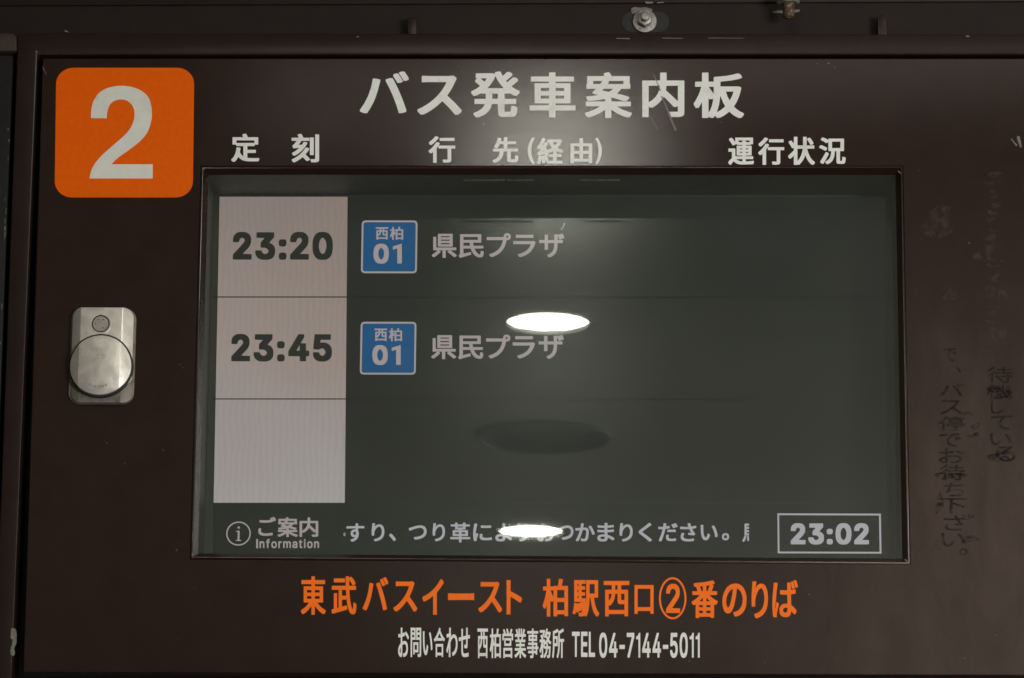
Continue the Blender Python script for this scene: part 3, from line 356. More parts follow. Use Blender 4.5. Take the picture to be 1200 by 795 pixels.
  'い': [[321,-16,375,-19,412,-13,446,3,479,32,511,78,542,138,570,209,570,228,510,296,502,297,495,285,484,298,476,286,465,298,457,296,422,198,402,156,382,126,356,102,349,105,322,128,296,169,276,224,260,291,249,370,242,565,249,704,236,708,105,709,101,707,100,696,106,636,113,385,136,220,164,130,199,62,240,17,285,-9],[814,134,825,132,836,136,844,132,855,136,866,132,945,166,946,182,934,269,914,359,886,449,852,535,814,610,769,677,750,676,742,679,731,676,720,679,642,651,642,632,685,569,723,494,756,408,782,314,801,224]],
  '合': [[177,-87,296,-86,299,-35,304,-32,709,-32,711,-76,716,-83,840,-82,844,-69,843,329,836,333,814,334,172,332,169,321,169,-72,170,-84],[300,58,300,246,705,246,711,242,709,58],[66,408,75,404,90,409,94,404,109,409,112,404,120,405,218,453,223,438,236,434,769,434,778,438,780,468,784,469,889,414,896,413,904,418,915,413,922,418,938,413,994,482,995,490,994,497,989,501,844,571,770,614,701,662,640,711,586,764,609,801,608,816,604,820,540,852,529,847,518,853,510,847,495,852,433,775,367,708,285,639,199,580,109,530,15,487,17,482,14,479,17,475,15,471,43,441],[334,523,427,599,506,674,596,595,694,524]],
  'わ': [[238,-46,360,-48,374,-42,366,141,369,374,416,415,464,449,510,474,566,497,615,509,649,513,694,507,739,487,775,456,801,419,816,378,820,348,810,278,777,212,724,161,660,124,589,99,510,82,503,78,503,62,538,-9,547,-12,562,-9,566,-13,581,-9,589,-12,694,15,780,52,855,103,910,168,943,242,955,336,945,426,918,486,878,535,821,575,761,598,690,607,649,608,596,605,551,596,491,579,435,555,382,524,381,531,424,599,424,606,422,618,392,651,409,783,408,797,398,801,265,801,266,723,259,634,161,621,54,614,60,524,64,516,112,515,251,534,254,531,249,460,142,307,31,160,28,149,30,140,79,73,86,71,98,80,105,71,112,81,124,71,131,73,236,223,239,216,235,-35]],
  'せ': [[436,-24,521,-27,645,-24,836,-8,841,78,840,89,836,92,791,93,608,73,525,70,465,73,420,83,391,100,375,126,368,164,367,443,630,468,626,366,617,310,604,302,536,313,487,312,483,306,482,231,491,225,574,214,679,212,716,224,729,235,739,254,751,329,758,475,791,480,947,486,949,565,945,579,900,581,761,572,766,768,764,779,645,781,630,778,633,569,630,562,367,538,370,745,356,750,240,750,232,747,231,737,236,670,235,527,109,514,26,510,19,505,30,410,79,409,232,429,235,426,236,186,241,119,254,62,282,21,326,-5,398,-21]],
  '西': [[89,-84,210,-84,213,-27,218,-24,788,-24,792,-27,795,-81,892,-83,919,-80,920,561,907,567,671,567,668,572,668,689,671,692,960,693,965,696,966,704,964,783,64,785,34,782,32,704,33,696,38,693,322,692,329,689,329,572,326,567,101,567,86,561,86,-72],[214,66,214,181,225,188,232,182,244,188,247,182,259,184,322,223,371,269,408,321,431,374,444,426,450,477,540,477,543,288,550,261,565,239,583,228,611,220,792,216,791,66],[214,286,214,477,322,478,326,475,323,452,313,411,292,366,261,325],[682,310,672,314,668,325,668,475,671,478,791,477,792,310],[454,567,451,572,451,689,454,692,540,691,541,569]],
  '柏': [[159,-87,266,-90,278,-88,281,-84,281,331,304,282,311,280,322,288,326,288,330,280,341,289,349,280,360,282,401,329,403,325,405,-84,529,-85,532,-35,536,-33,799,-33,801,-72,806,-80,919,-81,931,-76,931,666,919,670,697,670,742,816,740,835,652,848,604,846,577,726,559,670,416,670,404,666,401,373,282,565,399,569,400,651,390,656,281,658,279,846,247,849,159,846,157,659,154,656,34,656,20,651,21,569,144,565,113,445,89,370,62,302,7,194,6,186,7,179,49,109,56,107,68,122,75,107,86,121,94,107,98,108,120,141,154,211,156,209],[532,60,532,275,799,276,799,59],[532,369,532,578,795,579,801,576,799,367]],
  '営': [[145,-87,158,-91,262,-90,268,-87,269,-54,274,-52,746,-52,749,-84,754,-89,874,-88,877,-72,876,231,870,236,844,237,146,235,143,220],[270,35,270,150,749,149,749,40,746,34],[215,299,247,296,795,298,798,314,797,542,791,547,765,548,217,546,213,531],[341,374,338,378,338,468,341,470,671,468,671,378,668,374],[71,475,172,474,187,479,188,602,191,606,818,606,821,602,822,479,836,474,941,475,947,479,948,486,948,685,945,690,938,692,805,692,881,790,886,805,885,812,878,816,806,841,799,837,784,842,780,837,765,841,757,839,709,763,652,692,584,692,584,711,566,752,505,850,484,847,480,851,465,847,461,851,454,850,389,824,389,809,428,745,454,692,334,692,335,704,312,745,244,832,232,835,221,830,214,835,202,831,191,834,131,809,126,797,126,790,196,692,79,692,67,689,65,490,66,479]],
  '業': [[436,-87,561,-87,563,78,566,83,622,44,690,5,818,-52,889,-75,940,-72,989,-9,986,-5,990,-1,987,2,989,6,984,10,862,45,795,72,731,103,656,149,960,150,965,152,967,164,967,220,964,231,563,235,563,284,566,287,862,287,877,291,878,351,874,363,566,365,563,370,563,415,566,418,911,418,926,422,927,494,922,499,711,501,761,588,949,588,961,591,963,659,960,670,819,674,893,797,893,812,890,816,814,837,806,834,791,837,788,834,765,835,729,756,689,685,690,674,660,672,656,848,641,851,536,849,532,835,532,674,469,672,466,846,454,851,349,850,343,846,342,839,342,674,326,672,322,674,323,692,304,734,240,835,229,839,218,835,210,839,199,835,188,839,128,818,123,805,124,797,168,726,194,674,52,672,41,668,41,591,56,588,253,588,294,501,86,499,81,490,82,422,98,418,428,418,434,415,431,365,135,363,131,351,132,291,146,287,431,287,434,239,431,233,41,231,37,220,37,156,45,150,339,149,266,104,202,73,139,47,17,10,12,6,15,2,11,-1,15,-5,12,-9,60,-70,82,-68,86,-73,101,-68,105,-72,112,-71,180,-50,308,5,375,43,431,80],[431,500,394,588,616,588,573,501]],
  '事': [[299,-91,446,-91,495,-85,529,-74,548,-58,557,-39,562,-5,562,59,566,62,746,62,748,25,754,19,862,18,876,21,878,194,979,198,982,209,980,272,967,276,880,276,878,392,872,400,566,401,562,404,562,449,566,452,859,454,862,468,861,644,848,649,566,649,562,651,562,685,566,688,954,689,962,696,960,768,566,770,562,771,562,835,559,848,461,850,433,846,431,770,56,770,41,767,40,696,49,688,428,688,432,685,432,651,428,649,158,649,146,645,145,632,146,456,161,452,428,452,432,449,431,402,128,401,117,396,116,385,116,332,120,328,431,326,432,276,34,276,22,273,21,269,21,205,22,200,30,196,431,195,431,141,120,141,108,138,107,70,112,63,431,61,432,6,424,-8,273,-12,272,-31],[562,141,562,194,566,196,748,194,746,141],[562,276,562,326,748,325,746,276],[274,525,271,531,274,576,431,575,431,526],[562,526,562,575,731,575,732,527,728,525]],
  '務': [[660,-87,784,-91,844,-85,866,-75,884,-61,899,-39,910,-12,934,89,953,250,953,286,720,289,728,385,641,389,720,429,799,388,874,359,911,348,964,350,1007,408,1004,411,1008,415,1004,419,1007,422,896,459,813,497,862,550,913,621,952,704,954,723,911,747,675,745,672,749,705,812,704,828,638,849,585,848,537,760,503,711,467,670,393,602,396,599,392,595,394,586,454,543,469,549,476,543,487,549,495,543,502,545,547,583,578,546,628,497,578,469,491,436,497,475,497,482,492,486,442,502,334,498,330,501,329,520,312,542,371,603,433,677,483,752,482,771,428,803,33,797,30,723,38,716,311,715,270,662,232,622,195,653,184,655,176,650,165,655,158,650,150,655,139,653,89,621,90,602,154,544,191,499,34,498,20,494,19,426,22,413,158,411,162,408,128,328,99,276,70,231,10,160,10,145,48,78,56,75,68,85,75,74,86,86,94,74,101,76,154,140,195,205,195,18,188,10,98,11,86,7,86,-9,108,-76,180,-79,251,-75,285,-66,308,-47,317,-27,320,-9,322,245,364,225,375,230,386,225,394,230,409,225,416,230,418,209,424,205,562,204,566,201,554,171,529,127,495,84,450,45,401,14,341,-13,340,-31,380,-84,386,-87,401,-82,409,-87,420,-82,428,-87,435,-85,506,-52,568,-9,614,36,652,89,680,145,701,204,818,202,797,66,788,36,772,6,754,-4,652,0,641,-1,638,-5,638,-20],[442,291,461,340,472,343,476,340,491,343,502,341,602,370,589,289],[322,298,321,408,322,411,356,410,347,370],[716,565,656,626,634,661,799,660,760,602,720,561]],
  '所': [[62,-87,71,-91,79,-81,90,-91,98,-82,109,-90,116,-89,142,-32,161,25,177,92,199,283,454,283,465,285,469,291,468,595,454,599,202,599,199,602,199,674,367,704,424,717,506,743,507,404,499,261,486,186,463,111,428,40,378,-24,378,-39,435,-89,442,-90,454,-83,461,-91,472,-83,484,-90,491,-86,540,-24,585,62,612,149,628,239,636,321,638,415,641,419,739,419,739,-80,742,-85,754,-87,855,-87,867,-84,868,415,870,419,982,421,984,505,971,511,641,511,638,516,638,670,641,676,750,695,862,721,960,754,965,764,962,775,915,835,904,837,892,833,885,837,874,833,870,837,862,836,814,817,705,786,518,750,513,752,512,768,469,825,457,828,446,824,439,828,428,824,416,828,367,809,262,782,73,749,67,254,61,182,48,107,30,39,3,-31,5,-42],[202,371,199,374,199,509,341,511,341,371]],
 },
 'S': {
  '県': [[441,-95,547,-97,559,-91,562,192,696,190,634,149,639,138,633,134,641,126,634,119,769,19,874,-69,881,-72,889,-67,896,-72,904,-67,915,-71,974,-27,979,-20,975,-12,980,-5,975,-1,979,6,975,14,866,100,736,190,956,193,963,201,962,291,956,296,938,297,199,297,196,700,184,707,82,705,78,685,79,199,90,192,253,190,143,96,23,10,27,-1,22,-5,29,-12,23,-20,82,-72,124,-71,247,21,363,122,360,134,364,141,359,145,363,149,363,156,287,190,435,192,437,-87],[262,332,802,330,825,333,828,355,826,816,802,820,281,820,260,816,258,351],[375,421,372,426,372,460,375,465,709,465,711,460,709,421],[375,554,372,558,372,595,375,598,705,598,711,595,709,554],[375,687,372,692,372,726,375,729,705,729,711,726,709,687]],
  '民': [[87,-99,94,-102,105,-97,109,-102,120,-97,128,-101,202,-72,494,18,495,48,487,111,476,119,442,118,218,55,218,256,476,255,509,164,551,81,602,10,660,-42,720,-74,791,-87,859,-82,885,-69,904,-50,922,-12,935,40,942,100,941,131,878,167,870,168,866,162,855,169,851,162,844,168,836,167,818,51,812,36,802,27,784,30,740,55,698,96,660,149,626,212,610,254,919,257,925,269,923,359,915,363,578,363,558,479,848,482,851,501,851,783,848,803,825,806,120,806,101,805,96,801,94,66,87,36,71,14,52,-1,55,-12,50,-16,54,-24,52,-35],[218,363,218,480,436,479,450,366,446,363],[218,586,218,700,728,700,731,696,731,591,728,586]],
  'プ': [[267,-50,308,-52,394,-20,476,20,540,60,600,107,654,160,701,215,742,276,773,336,799,400,822,468,854,588,915,592,942,602,969,621,990,648,1002,677,1005,734,1001,764,991,786,968,816,948,831,922,843,889,848,829,845,799,834,772,814,754,790,741,760,735,703,232,703,135,709,116,709,109,704,108,595,116,586,713,588,695,512,652,400,622,344,592,299,547,246,495,197,440,156,371,117,292,84,201,55,206,44,199,40,205,32,200,25,202,21],[870,672,844,689,829,719,844,748,870,765,885,759,898,749,914,719,908,700,899,689,885,678]],
  'ラ': [[345,-58,379,-58,442,-39,506,-13,566,16,626,53,682,96,736,149,776,198,832,291,854,340,898,464,896,497,836,535,829,532,806,535,761,527,240,527,146,532,128,532,120,527,119,422,128,414,739,415,708,340,682,296,633,231,585,186,532,148,476,115,412,86,279,44,286,32,278,29,285,21,279,14],[212,648,232,644,322,647,818,645,825,649,827,655,826,756,818,762,802,762,712,758,315,758,218,762,209,752]],
  'ザ': [[397,-80,409,-78,416,-82,424,-78,435,-81,536,-26,611,37,665,111,700,201,718,302,724,456,728,459,915,456,923,460,925,565,919,575,728,571,724,576,728,735,788,591,825,590,871,606,876,614,874,632,878,647,885,627,892,622,904,625,907,621,919,625,926,622,976,640,976,674,939,764,915,808,878,810,832,796,828,790,830,768,825,764,818,777,810,780,776,779,731,764,726,775,720,778,608,778,598,775,595,756,599,677,599,576,596,571,360,571,362,764,356,771,338,772,240,772,232,768,235,681,232,571,142,571,52,577,34,577,29,572,27,468,34,456,150,459,235,456,235,310,230,228,231,212,240,207,352,207,362,212,360,458,596,459,599,456,591,321,570,228,532,154,478,96,412,53,329,14,333,6,328,-1,335,-9,329,-16]],
  'ご': [[460,-54,562,-52,686,-44,832,-19,839,-9,836,98,829,102,818,99,799,102,712,83,656,75,529,65,416,68,360,80,313,100,284,122,265,152,260,186,278,272,276,302,195,313,158,312,149,288,137,224,133,145,144,85,172,36,221,-4,285,-31,367,-48],[335,584,544,582,765,593,773,602,775,644,791,624,802,627,806,624,818,627,829,624,881,651,878,662,882,666,878,674,881,681,802,814,795,819,784,816,761,820,705,794,709,783,704,779,709,771,705,764,739,711,611,701,484,697,352,700,236,708,199,706,195,689,198,595],[901,666,941,667,990,688,994,692,991,704,995,708,991,715,994,723,911,856,904,860,892,856,889,861,878,856,874,860,816,835,820,824,815,820,819,812,816,805]],
  '案': [[443,-95,544,-97,555,-93,559,91,626,41,697,-1,769,-36,836,-63,904,-85,943,-84,991,-20,987,-12,993,-5,985,-1,992,6,990,11,855,52,791,78,728,110,669,145,675,148,964,149,971,156,971,239,967,245,559,248,556,325,547,331,518,332,540,341,578,332,697,301,836,257,874,258,935,310,930,318,937,325,931,332,936,340,926,347,802,383,675,415,729,468,765,517,949,517,960,521,962,602,960,610,947,618,947,771,941,782,566,783,517,858,510,862,499,860,491,863,472,862,413,839,411,820,414,812,411,809,423,786,420,783,82,783,60,779,58,618,42,606,45,520,56,517,244,517,172,445,172,440,179,438,171,430,177,422,173,419,174,411,311,385,180,367,45,355,42,351,46,340,41,336,45,329,42,321,68,265,75,260,105,260,195,268,352,290,435,307,438,302,438,254,435,248,34,245,30,239,30,156,38,149,326,148,332,145,278,111,214,79,146,51,19,12,15,10,20,-1,13,-5,19,-12,14,-20,60,-80,68,-83,79,-80,82,-84,94,-80,101,-83,169,-62,232,-36,304,-2,371,38,435,85,438,81,438,-87],[495,452,358,479,398,517,611,517,581,489,532,457,518,449],[176,614,173,618,173,677,176,683,384,681,330,614],[484,614,482,618,507,651,503,659,508,666,502,670,510,683,830,681,829,614]],
  '内': [[82,-99,184,-100,193,-95,195,145,199,145,232,108,240,105,247,110,255,105,262,110,274,106,330,143,388,190,432,235,470,284,506,349,617,239,724,119,735,123,742,117,750,123,761,119,807,152,807,29,802,16,788,13,634,15,625,10,628,-1,624,-5,628,-12,625,-20,652,-95,716,-97,829,-93,877,-84,904,-67,919,-39,925,6,922,684,900,687,562,687,559,854,551,858,465,858,449,858,442,850,439,687,105,687,79,683,77,-76,78,-95],[199,208,195,209,195,576,436,576,434,539,420,471,390,396,343,325,278,261],[806,221,695,336,548,475,560,576,807,576]],
  'す': [[335,-69,375,-71,472,-32,555,21,614,85,650,149,671,220,677,302,669,381,645,445,645,576,945,572,950,580,948,677,938,681,645,682,649,790,645,807,525,810,518,807,515,801,521,681,86,671,75,666,76,569,82,559,405,572,523,572,523,520,465,521,420,515,371,496,338,471,311,439,289,392,282,344,282,314,288,265,311,216,334,189,371,163,412,149,487,144,491,141,439,96,390,68,334,46,278,31,270,25,274,18,269,10,276,2,270,-1,270,-5],[465,254,431,271,416,288,404,314,402,332,413,370,428,389,450,407,484,416,510,406,526,392,546,359,546,340,540,306,525,278,510,263,491,253]],
  'り': [[350,-65,386,-67,506,-38,608,6,697,73,759,152,799,254,814,381,806,505,784,591,750,659,703,711,649,742,578,756,547,756,484,745,424,716,375,678,334,633,341,689,359,771,359,801,349,807,240,810,229,801,192,449,192,310,199,228,205,209,244,207,311,212,320,216,317,302,320,340,334,408,361,475,402,542,450,595,506,633,555,645,581,639,619,614,650,572,671,520,684,456,687,396,675,295,637,209,578,142,502,95,409,61,304,37,307,25,302,21,306,14,303,6]],
  '、': [[256,-72,266,-67,274,-73,281,-67,292,-72,354,-20,361,-12,358,-5,362,2,358,10,361,18,254,134,142,236,131,241,124,236,116,241,109,236,98,240,32,182,35,175,31,168,36,160,32,152,145,48]],
  'つ': [[342,-1,379,-4,521,13,656,47,769,100,855,172,910,261,929,370,929,400,917,482,889,543,840,598,780,636,709,659,626,668,521,663,435,648,356,628,142,561,60,540,53,535,53,505,86,426,98,417,105,420,131,418,341,498,442,528,536,549,604,555,652,551,705,532,744,505,775,468,792,426,797,389,781,310,731,240,652,185,551,147,439,125,308,113,304,107,307,100,303,96,307,85,305,81]],
  '革': [[442,-95,529,-98,557,-95,560,-87,562,60,960,60,970,66,971,156,964,164,560,168,562,215,855,215,864,220,863,490,844,493,562,493,560,524,743,527,748,535,750,670,949,672,953,677,954,692,954,760,949,769,750,771,747,854,739,859,724,859,630,856,626,850,624,771,375,771,372,775,372,850,367,857,281,859,262,858,255,850,255,771,60,771,50,768,48,681,52,672,255,670,255,535,259,529,439,524,439,494,435,493,165,493,145,490,142,471,143,220,154,215,435,215,439,212,439,168,38,164,30,156,31,66,41,60,439,59],[262,312,262,395,439,393,439,313],[562,312,562,395,743,392,742,313],[375,621,372,625,372,666,375,670,622,670,626,666,624,621]],
  'に': [[147,-50,242,-46,253,-42,253,14,263,66,327,261,326,291,281,324,274,319,266,324,259,318,251,324,244,322,221,270,219,276,221,351,237,490,268,670,286,737,285,764,278,770,180,778,161,777,155,771,111,452,102,288,104,205,114,89,130,-9,139,-43],[600,-9,761,-8,844,-1,915,11,920,18,921,32,917,126,911,129,878,129,765,111,679,105,608,107,562,117,532,131,514,149,505,168,504,194,516,254,514,283,442,292,405,291,400,284,388,220,384,145,391,100,410,62,446,30,491,9,559,-6],[605,569,754,569,881,577,889,588,887,689,878,693,848,693,728,683,656,681,532,686,472,693,439,691,434,685,434,670,437,580,502,572]],
  'よ': [[306,-61,382,-64,442,-58,491,-42,525,-19,551,14,566,51,573,138,626,112,675,82,716,53,791,-10,799,-3,806,-10,814,-3,821,-10,829,-6,875,66,873,100,791,164,682,226,566,269,557,441,559,493,844,509,853,512,855,527,852,610,844,619,559,603,556,606,556,677,563,783,561,797,555,802,435,803,426,797,432,696,439,293,364,294,285,288,218,271,165,242,132,209,112,171,105,126,105,96,113,48,136,6,176,-27,221,-46],[322,51,292,57,266,68,244,85,232,104,230,115,232,126,247,149,267,164,292,175,334,185,386,187,444,179,442,115,433,89,420,71,401,58,375,50]],
  'お': [[273,-46,315,-50,357,-46,379,-37,394,-25,411,2,420,36,423,78,419,291,446,301,555,324,608,328,645,325,682,315,716,297,742,272,760,239,763,216,759,190,743,156,716,127,682,104,645,89,600,77,484,68,483,32,508,-39,514,-45,600,-42,671,-31,735,-11,788,16,831,51,861,92,883,149,889,228,878,291,851,341,816,378,769,406,705,426,630,434,532,430,420,409,418,411,420,532,525,547,622,566,629,572,630,588,628,670,622,678,592,676,589,679,491,656,424,646,432,797,431,812,424,817,311,817,302,812,304,632,229,629,109,636,100,629,101,535,105,527,165,521,302,520,302,370,199,311,150,271,115,231,94,193,84,145,84,119,94,78,124,33,161,1,202,-24,251,-43],[289,74,240,97,221,114,210,130,208,141,223,171,243,194,300,238,304,235,306,107,302,89],[887,464,892,462,900,468,907,461,915,468,922,462,930,464,969,524,968,535,971,542,967,546,970,558,866,630,746,701,739,704,731,700,724,704,716,700,709,704,701,703,665,644,668,636,663,629,668,625,665,614,784,541]],
  'か': [[151,-46,188,-48,195,-45,245,44,288,138,326,235,358,329,405,491,506,495,529,490,547,479,563,460,573,434,576,400,564,250,543,152,527,111,503,81,480,70,461,67,360,85,326,85,320,81,319,51,332,-27,367,-38,435,-46,518,-45,551,-38,596,-15,619,9,638,40,656,86,673,149,691,276,697,415,690,490,671,539,645,569,611,589,570,600,510,603,431,600,428,602,459,764,459,790,454,797,364,807,326,805,316,692,296,589,169,580,68,579,57,572,64,464,71,457,105,457,271,475,234,355,164,179,120,92,72,18,76,10,71,2,76,-1,72,-9,75,-16],[867,265,874,262,885,266,889,262,900,266,907,263,979,297,985,302,985,332,906,512,836,640,802,688,761,690,690,657,693,644,688,640,693,632,689,625,725,576,793,452,823,385]],
  'ま': [[349,-61,420,-64,480,-58,525,-43,559,-20,583,10,597,44,604,121,696,70,799,-9,806,-11,810,-5,821,-11,825,-5,836,-11,844,-6,886,59,885,92,818,143,765,176,660,227,596,249,590,366,765,380,861,392,866,400,866,496,859,502,829,502,694,485,589,478,588,576,592,580,851,603,858,614,859,700,855,709,818,710,592,686,588,689,594,790,592,809,581,812,480,812,467,805,469,681,334,687,210,702,176,702,169,696,169,602,176,593,304,582,469,574,469,475,465,472,330,477,202,490,172,490,164,482,164,389,169,381,300,370,469,366,471,362,472,270,398,272,334,267,270,251,225,229,194,201,168,156,161,115,161,85,167,44,188,5,218,-24,262,-46,322,-60],[382,44,334,52,308,64,292,78,280,104,293,130,317,149,341,159,375,167,420,169,476,162,479,119,476,96,465,73,450,59,431,49,405,43]],
  'く': [[636,-80,641,-82,649,-76,656,-82,664,-76,671,-82,679,-78,744,-16,742,-5,746,2,743,6,745,18,620,134,371,341,345,365,330,385,342,404,371,430,724,723,721,734,725,737,719,745,724,749,721,756,652,818,645,821,638,815,630,821,622,815,611,820,566,767,513,715,222,468,193,430,185,404,184,385,189,344,214,306,476,78]],
  'だ': [[151,-65,195,-65,225,-1,308,235,353,392,385,524,555,551,585,558,593,565,594,662,589,670,555,671,411,644,434,756,434,783,428,789,334,798,304,798,297,794,294,723,278,628,184,624,60,630,50,625,52,527,56,519,253,512,214,366,160,205,128,122,68,-5,69,-35],[635,-50,769,-50,892,-35,897,-27,899,74,892,79,859,79,769,65,694,60,638,63,592,74,562,90,547,105,538,126,538,152,549,209,547,239,540,243,472,249,435,248,430,239,420,182,416,104,424,55,445,18,480,-13,529,-34,592,-47],[489,378,525,375,694,386,874,375,881,379,883,385,885,479,874,486,735,495,611,494,495,486,488,482,485,475,485,385],[764,565,769,563,780,567,784,563,795,567,802,564,851,585,857,591,858,606,854,614,857,621,820,689,776,756,754,759,742,756,739,759,682,734,686,723,681,719,685,711,682,704],[876,606,881,604,892,608,896,603,907,608,911,604,964,626,970,632,967,655,970,662,889,794,881,799,855,797,848,800,793,775,797,764,792,760,796,752,793,745]],
  'さ': [[448,-58,499,-60,611,-57,769,-38,776,-27,778,74,772,77,739,77,626,59,510,53,446,57,394,67,349,85,311,115,293,145,288,179,298,228,332,295,328,302,333,310,328,314,332,325,322,331,251,347,214,344,179,261,170,228,164,179,165,149,174,89,202,37,251,-7,311,-35,390,-53],[737,228,769,224,791,228,830,280,831,314,768,396,730,460,690,539,693,542,818,565,881,583,883,618,875,685,870,692,840,690,836,693,761,672,649,650,624,730,606,809,596,815,566,815,487,805,479,801,479,768,521,636,386,633,176,648,139,645,138,542,146,533,367,523,561,527,598,449,654,348,555,353,518,352,513,344,508,288,510,254]],
  'い': [[324,-24,371,-27,409,-21,442,-3,473,25,506,70,537,130,565,201,565,235,502,305,499,306,491,298,484,306,476,297,469,306,465,305,459,299,427,205,409,166,386,132,356,109,341,114,315,137,290,179,270,231,254,299,244,374,237,565,244,711,232,716,112,717,105,711,105,696,111,629,115,426,122,332,142,212,169,122,205,55,247,8,292,-18],[820,126,825,123,836,127,844,124,851,127,862,125,934,154,941,160,941,190,930,272,908,366,883,449,847,542,809,618,765,684,728,687,648,659,650,648,646,640,649,632,646,629,690,562,727,490,761,400,787,310]],
  '。': [[160,-76,210,-79,247,-74,289,-58,326,-28,346,-1,363,36,368,107,362,149,348,182,319,219,292,239,255,255,210,262,176,261,135,255,101,241,64,212,41,182,27,149,21,107,21,78,27,36,43,-1,68,-33,98,-56,135,-72],[195,10,165,20,142,37,128,57,117,92,127,126,142,146,165,163,195,173,225,163,247,145,262,126,272,92,262,58,246,36,225,20]],
  '西': [[94,-91,202,-92,208,-84,208,-35,214,-32,795,-32,797,-80,802,-89,904,-91,914,-87,915,569,904,575,664,575,663,681,668,684,955,685,961,692,961,783,958,790,934,793,64,793,40,790,37,692,44,685,330,684,334,681,334,576,101,575,92,569,91,-72],[210,74,209,175,218,174,225,178,232,174,240,178,251,175,315,214,366,261,401,311,424,362,439,422,446,470,546,468,548,284,555,254,570,231,589,220,619,212,797,209,795,74],[210,288,208,468,326,470,329,468,328,456,317,415,298,374,266,333],[679,317,667,321,663,332,664,469,795,470,796,318],[446,576,446,682,544,684,545,576]],
  '柏': [[165,-95,262,-98,275,-91,278,344,308,278,315,272,326,280,330,272,341,280,345,272,352,274,405,332,408,329,408,-72,408,-87,412,-93,521,-94,526,-87,529,-41,802,-41,806,-42,806,-80,814,-88,915,-89,926,-84,927,670,919,678,697,678,736,809,734,842,649,856,611,855,607,850,590,764,566,679,416,678,409,674,408,374,405,364,287,558,382,558,393,561,396,580,395,659,386,664,276,666,276,835,273,854,247,857,172,857,165,854,161,665,34,664,25,659,24,580,27,561,38,558,146,558,118,449,94,378,42,254,12,201,12,171,56,101,60,99,68,111,75,99,82,111,93,100,117,138,161,234],[529,67,529,268,802,268,806,265,806,70,802,67],[529,375,529,571,806,569,806,381,802,375]],
 },
 'K': {
  '馬': [[76,-87,82,-90,90,-86,98,-91,105,-86,112,-90,119,-87,148,-58,176,-16,198,29,226,115,237,164,237,190,233,198,161,206,139,217,129,212,107,130,89,85,68,46,16,-16,22,-24,15,-31,21,-39,17,-50],[305,-54,341,-56,399,-46,400,96,379,186,371,192,338,192,285,184,274,176,273,145,293,48],[194,224,221,220,398,220,400,224,399,325,266,326,262,329,262,385,398,385,400,389,399,486,266,487,262,490,262,543,400,546,398,646,262,648,262,704,400,708,398,811,158,811,145,805,144,231,146,228,158,231]],
 },
 'N': {
  '0': [[172,-35,274,-36,311,-28,343,-12,378,18,401,50,419,89,431,134,440,205,440,302,432,370,419,419,400,460,368,501,334,526,292,542,255,546,184,545,146,538,112,522,82,499,52,459,34,419,22,374,13,302,13,205,21,138,34,89,58,40,86,6,128,-22],[225,84,194,104,168,141,152,194,145,254,152,314,168,366,192,404,225,425,240,420,259,406,285,368,302,314,308,254,301,194,285,141,259,103,240,89]],
  '2': [[33,-27,68,-31,386,-31,416,-30,423,-24,425,70,419,85,239,89,325,179,369,231,398,276,413,318,416,404,406,449,378,494,338,525,308,538,266,545,188,546,154,541,124,531,92,512,71,494,52,468,38,438,31,400,30,344,38,332,154,332,161,339,166,370,178,396,199,416,221,426,244,419,260,408,274,392,282,370,268,336,243,302,30,74,28,-12]],
  '3': [[159,-35,259,-37,323,-24,354,-9,379,10,402,36,417,62,426,96,429,145,427,190,416,228,398,259,375,283,338,306,303,318,406,434,408,524,401,538,52,539,41,538,36,531,34,438,41,423,205,419,123,325,121,254,124,222,135,217,210,215,244,204,276,179,291,145,281,120,266,104,244,90,218,83,188,92,166,107,152,126,139,160,26,162,11,157,8,126,12,85,22,55,38,29,64,3,90,-14,120,-26]],
  '4': [[251,-27,285,-31,371,-29,378,-16,379,74,439,76,446,81,449,89,446,187,435,193,379,194,378,332,375,343,364,348,274,348,267,351,344,482,344,486,336,490,344,505,336,512,344,527,338,538,330,539,225,539,213,535,4,179,4,89,9,78,244,74,246,-16],[176,194,244,311,244,194]],
  '5': [[165,-35,262,-37,322,-22,352,-6,376,14,397,40,414,74,426,126,425,209,413,258,386,303,352,335,304,357,262,364,180,362,179,366,188,421,382,421,398,425,402,438,402,524,394,538,79,539,68,538,61,531,32,280,34,228,41,223,98,216,150,215,188,235,218,244,244,233,266,214,282,190,290,164,283,138,270,115,247,95,221,83,198,92,176,110,163,130,157,152,150,160,41,161,27,156,24,126,27,89,35,59,50,32,73,6,98,-12,132,-27]],
  '7': [[67,-27,79,-31,184,-31,200,-24,425,422,426,524,420,537,68,540,41,539,30,535,27,524,27,438,34,423,261,419,64,29,64,23,70,18,62,2,71,-1,64,-16]],
  ':': [[70,-35,139,-32,158,-22,171,-5,177,18,176,70,167,92,146,111,124,117,56,115,34,104,19,85,14,40,18,-1,38,-25,52,-32],[54,242,135,242,154,251,167,265,176,291,176,344,169,366,154,382,124,392,64,392,38,382,22,367,14,340,16,280,30,257]],
  'n': [[22,-27,34,-31,131,-31,147,-24,152,235,161,258,172,273,191,288,210,295,240,276,251,260,258,239,262,-24,270,-30,300,-31,375,-31,390,-25,393,6,391,291,374,348,359,370,341,388,304,407,262,415,188,414,146,405,131,410,34,410,19,404,17,6,17,-16]],
  'f': [[50,-27,64,-31,161,-31,176,-24,178,295,255,298,262,306,264,332,264,396,259,407,247,410,180,410,179,415,186,430,195,438,206,442,225,438,232,442,255,440,262,445,278,497,274,505,278,520,273,524,277,539,270,551,229,560,161,561,131,557,105,548,74,527,54,497,45,464,44,411,-15,410,-27,404,-30,332,-27,302,-15,297,44,295,45,2,45,-16]],
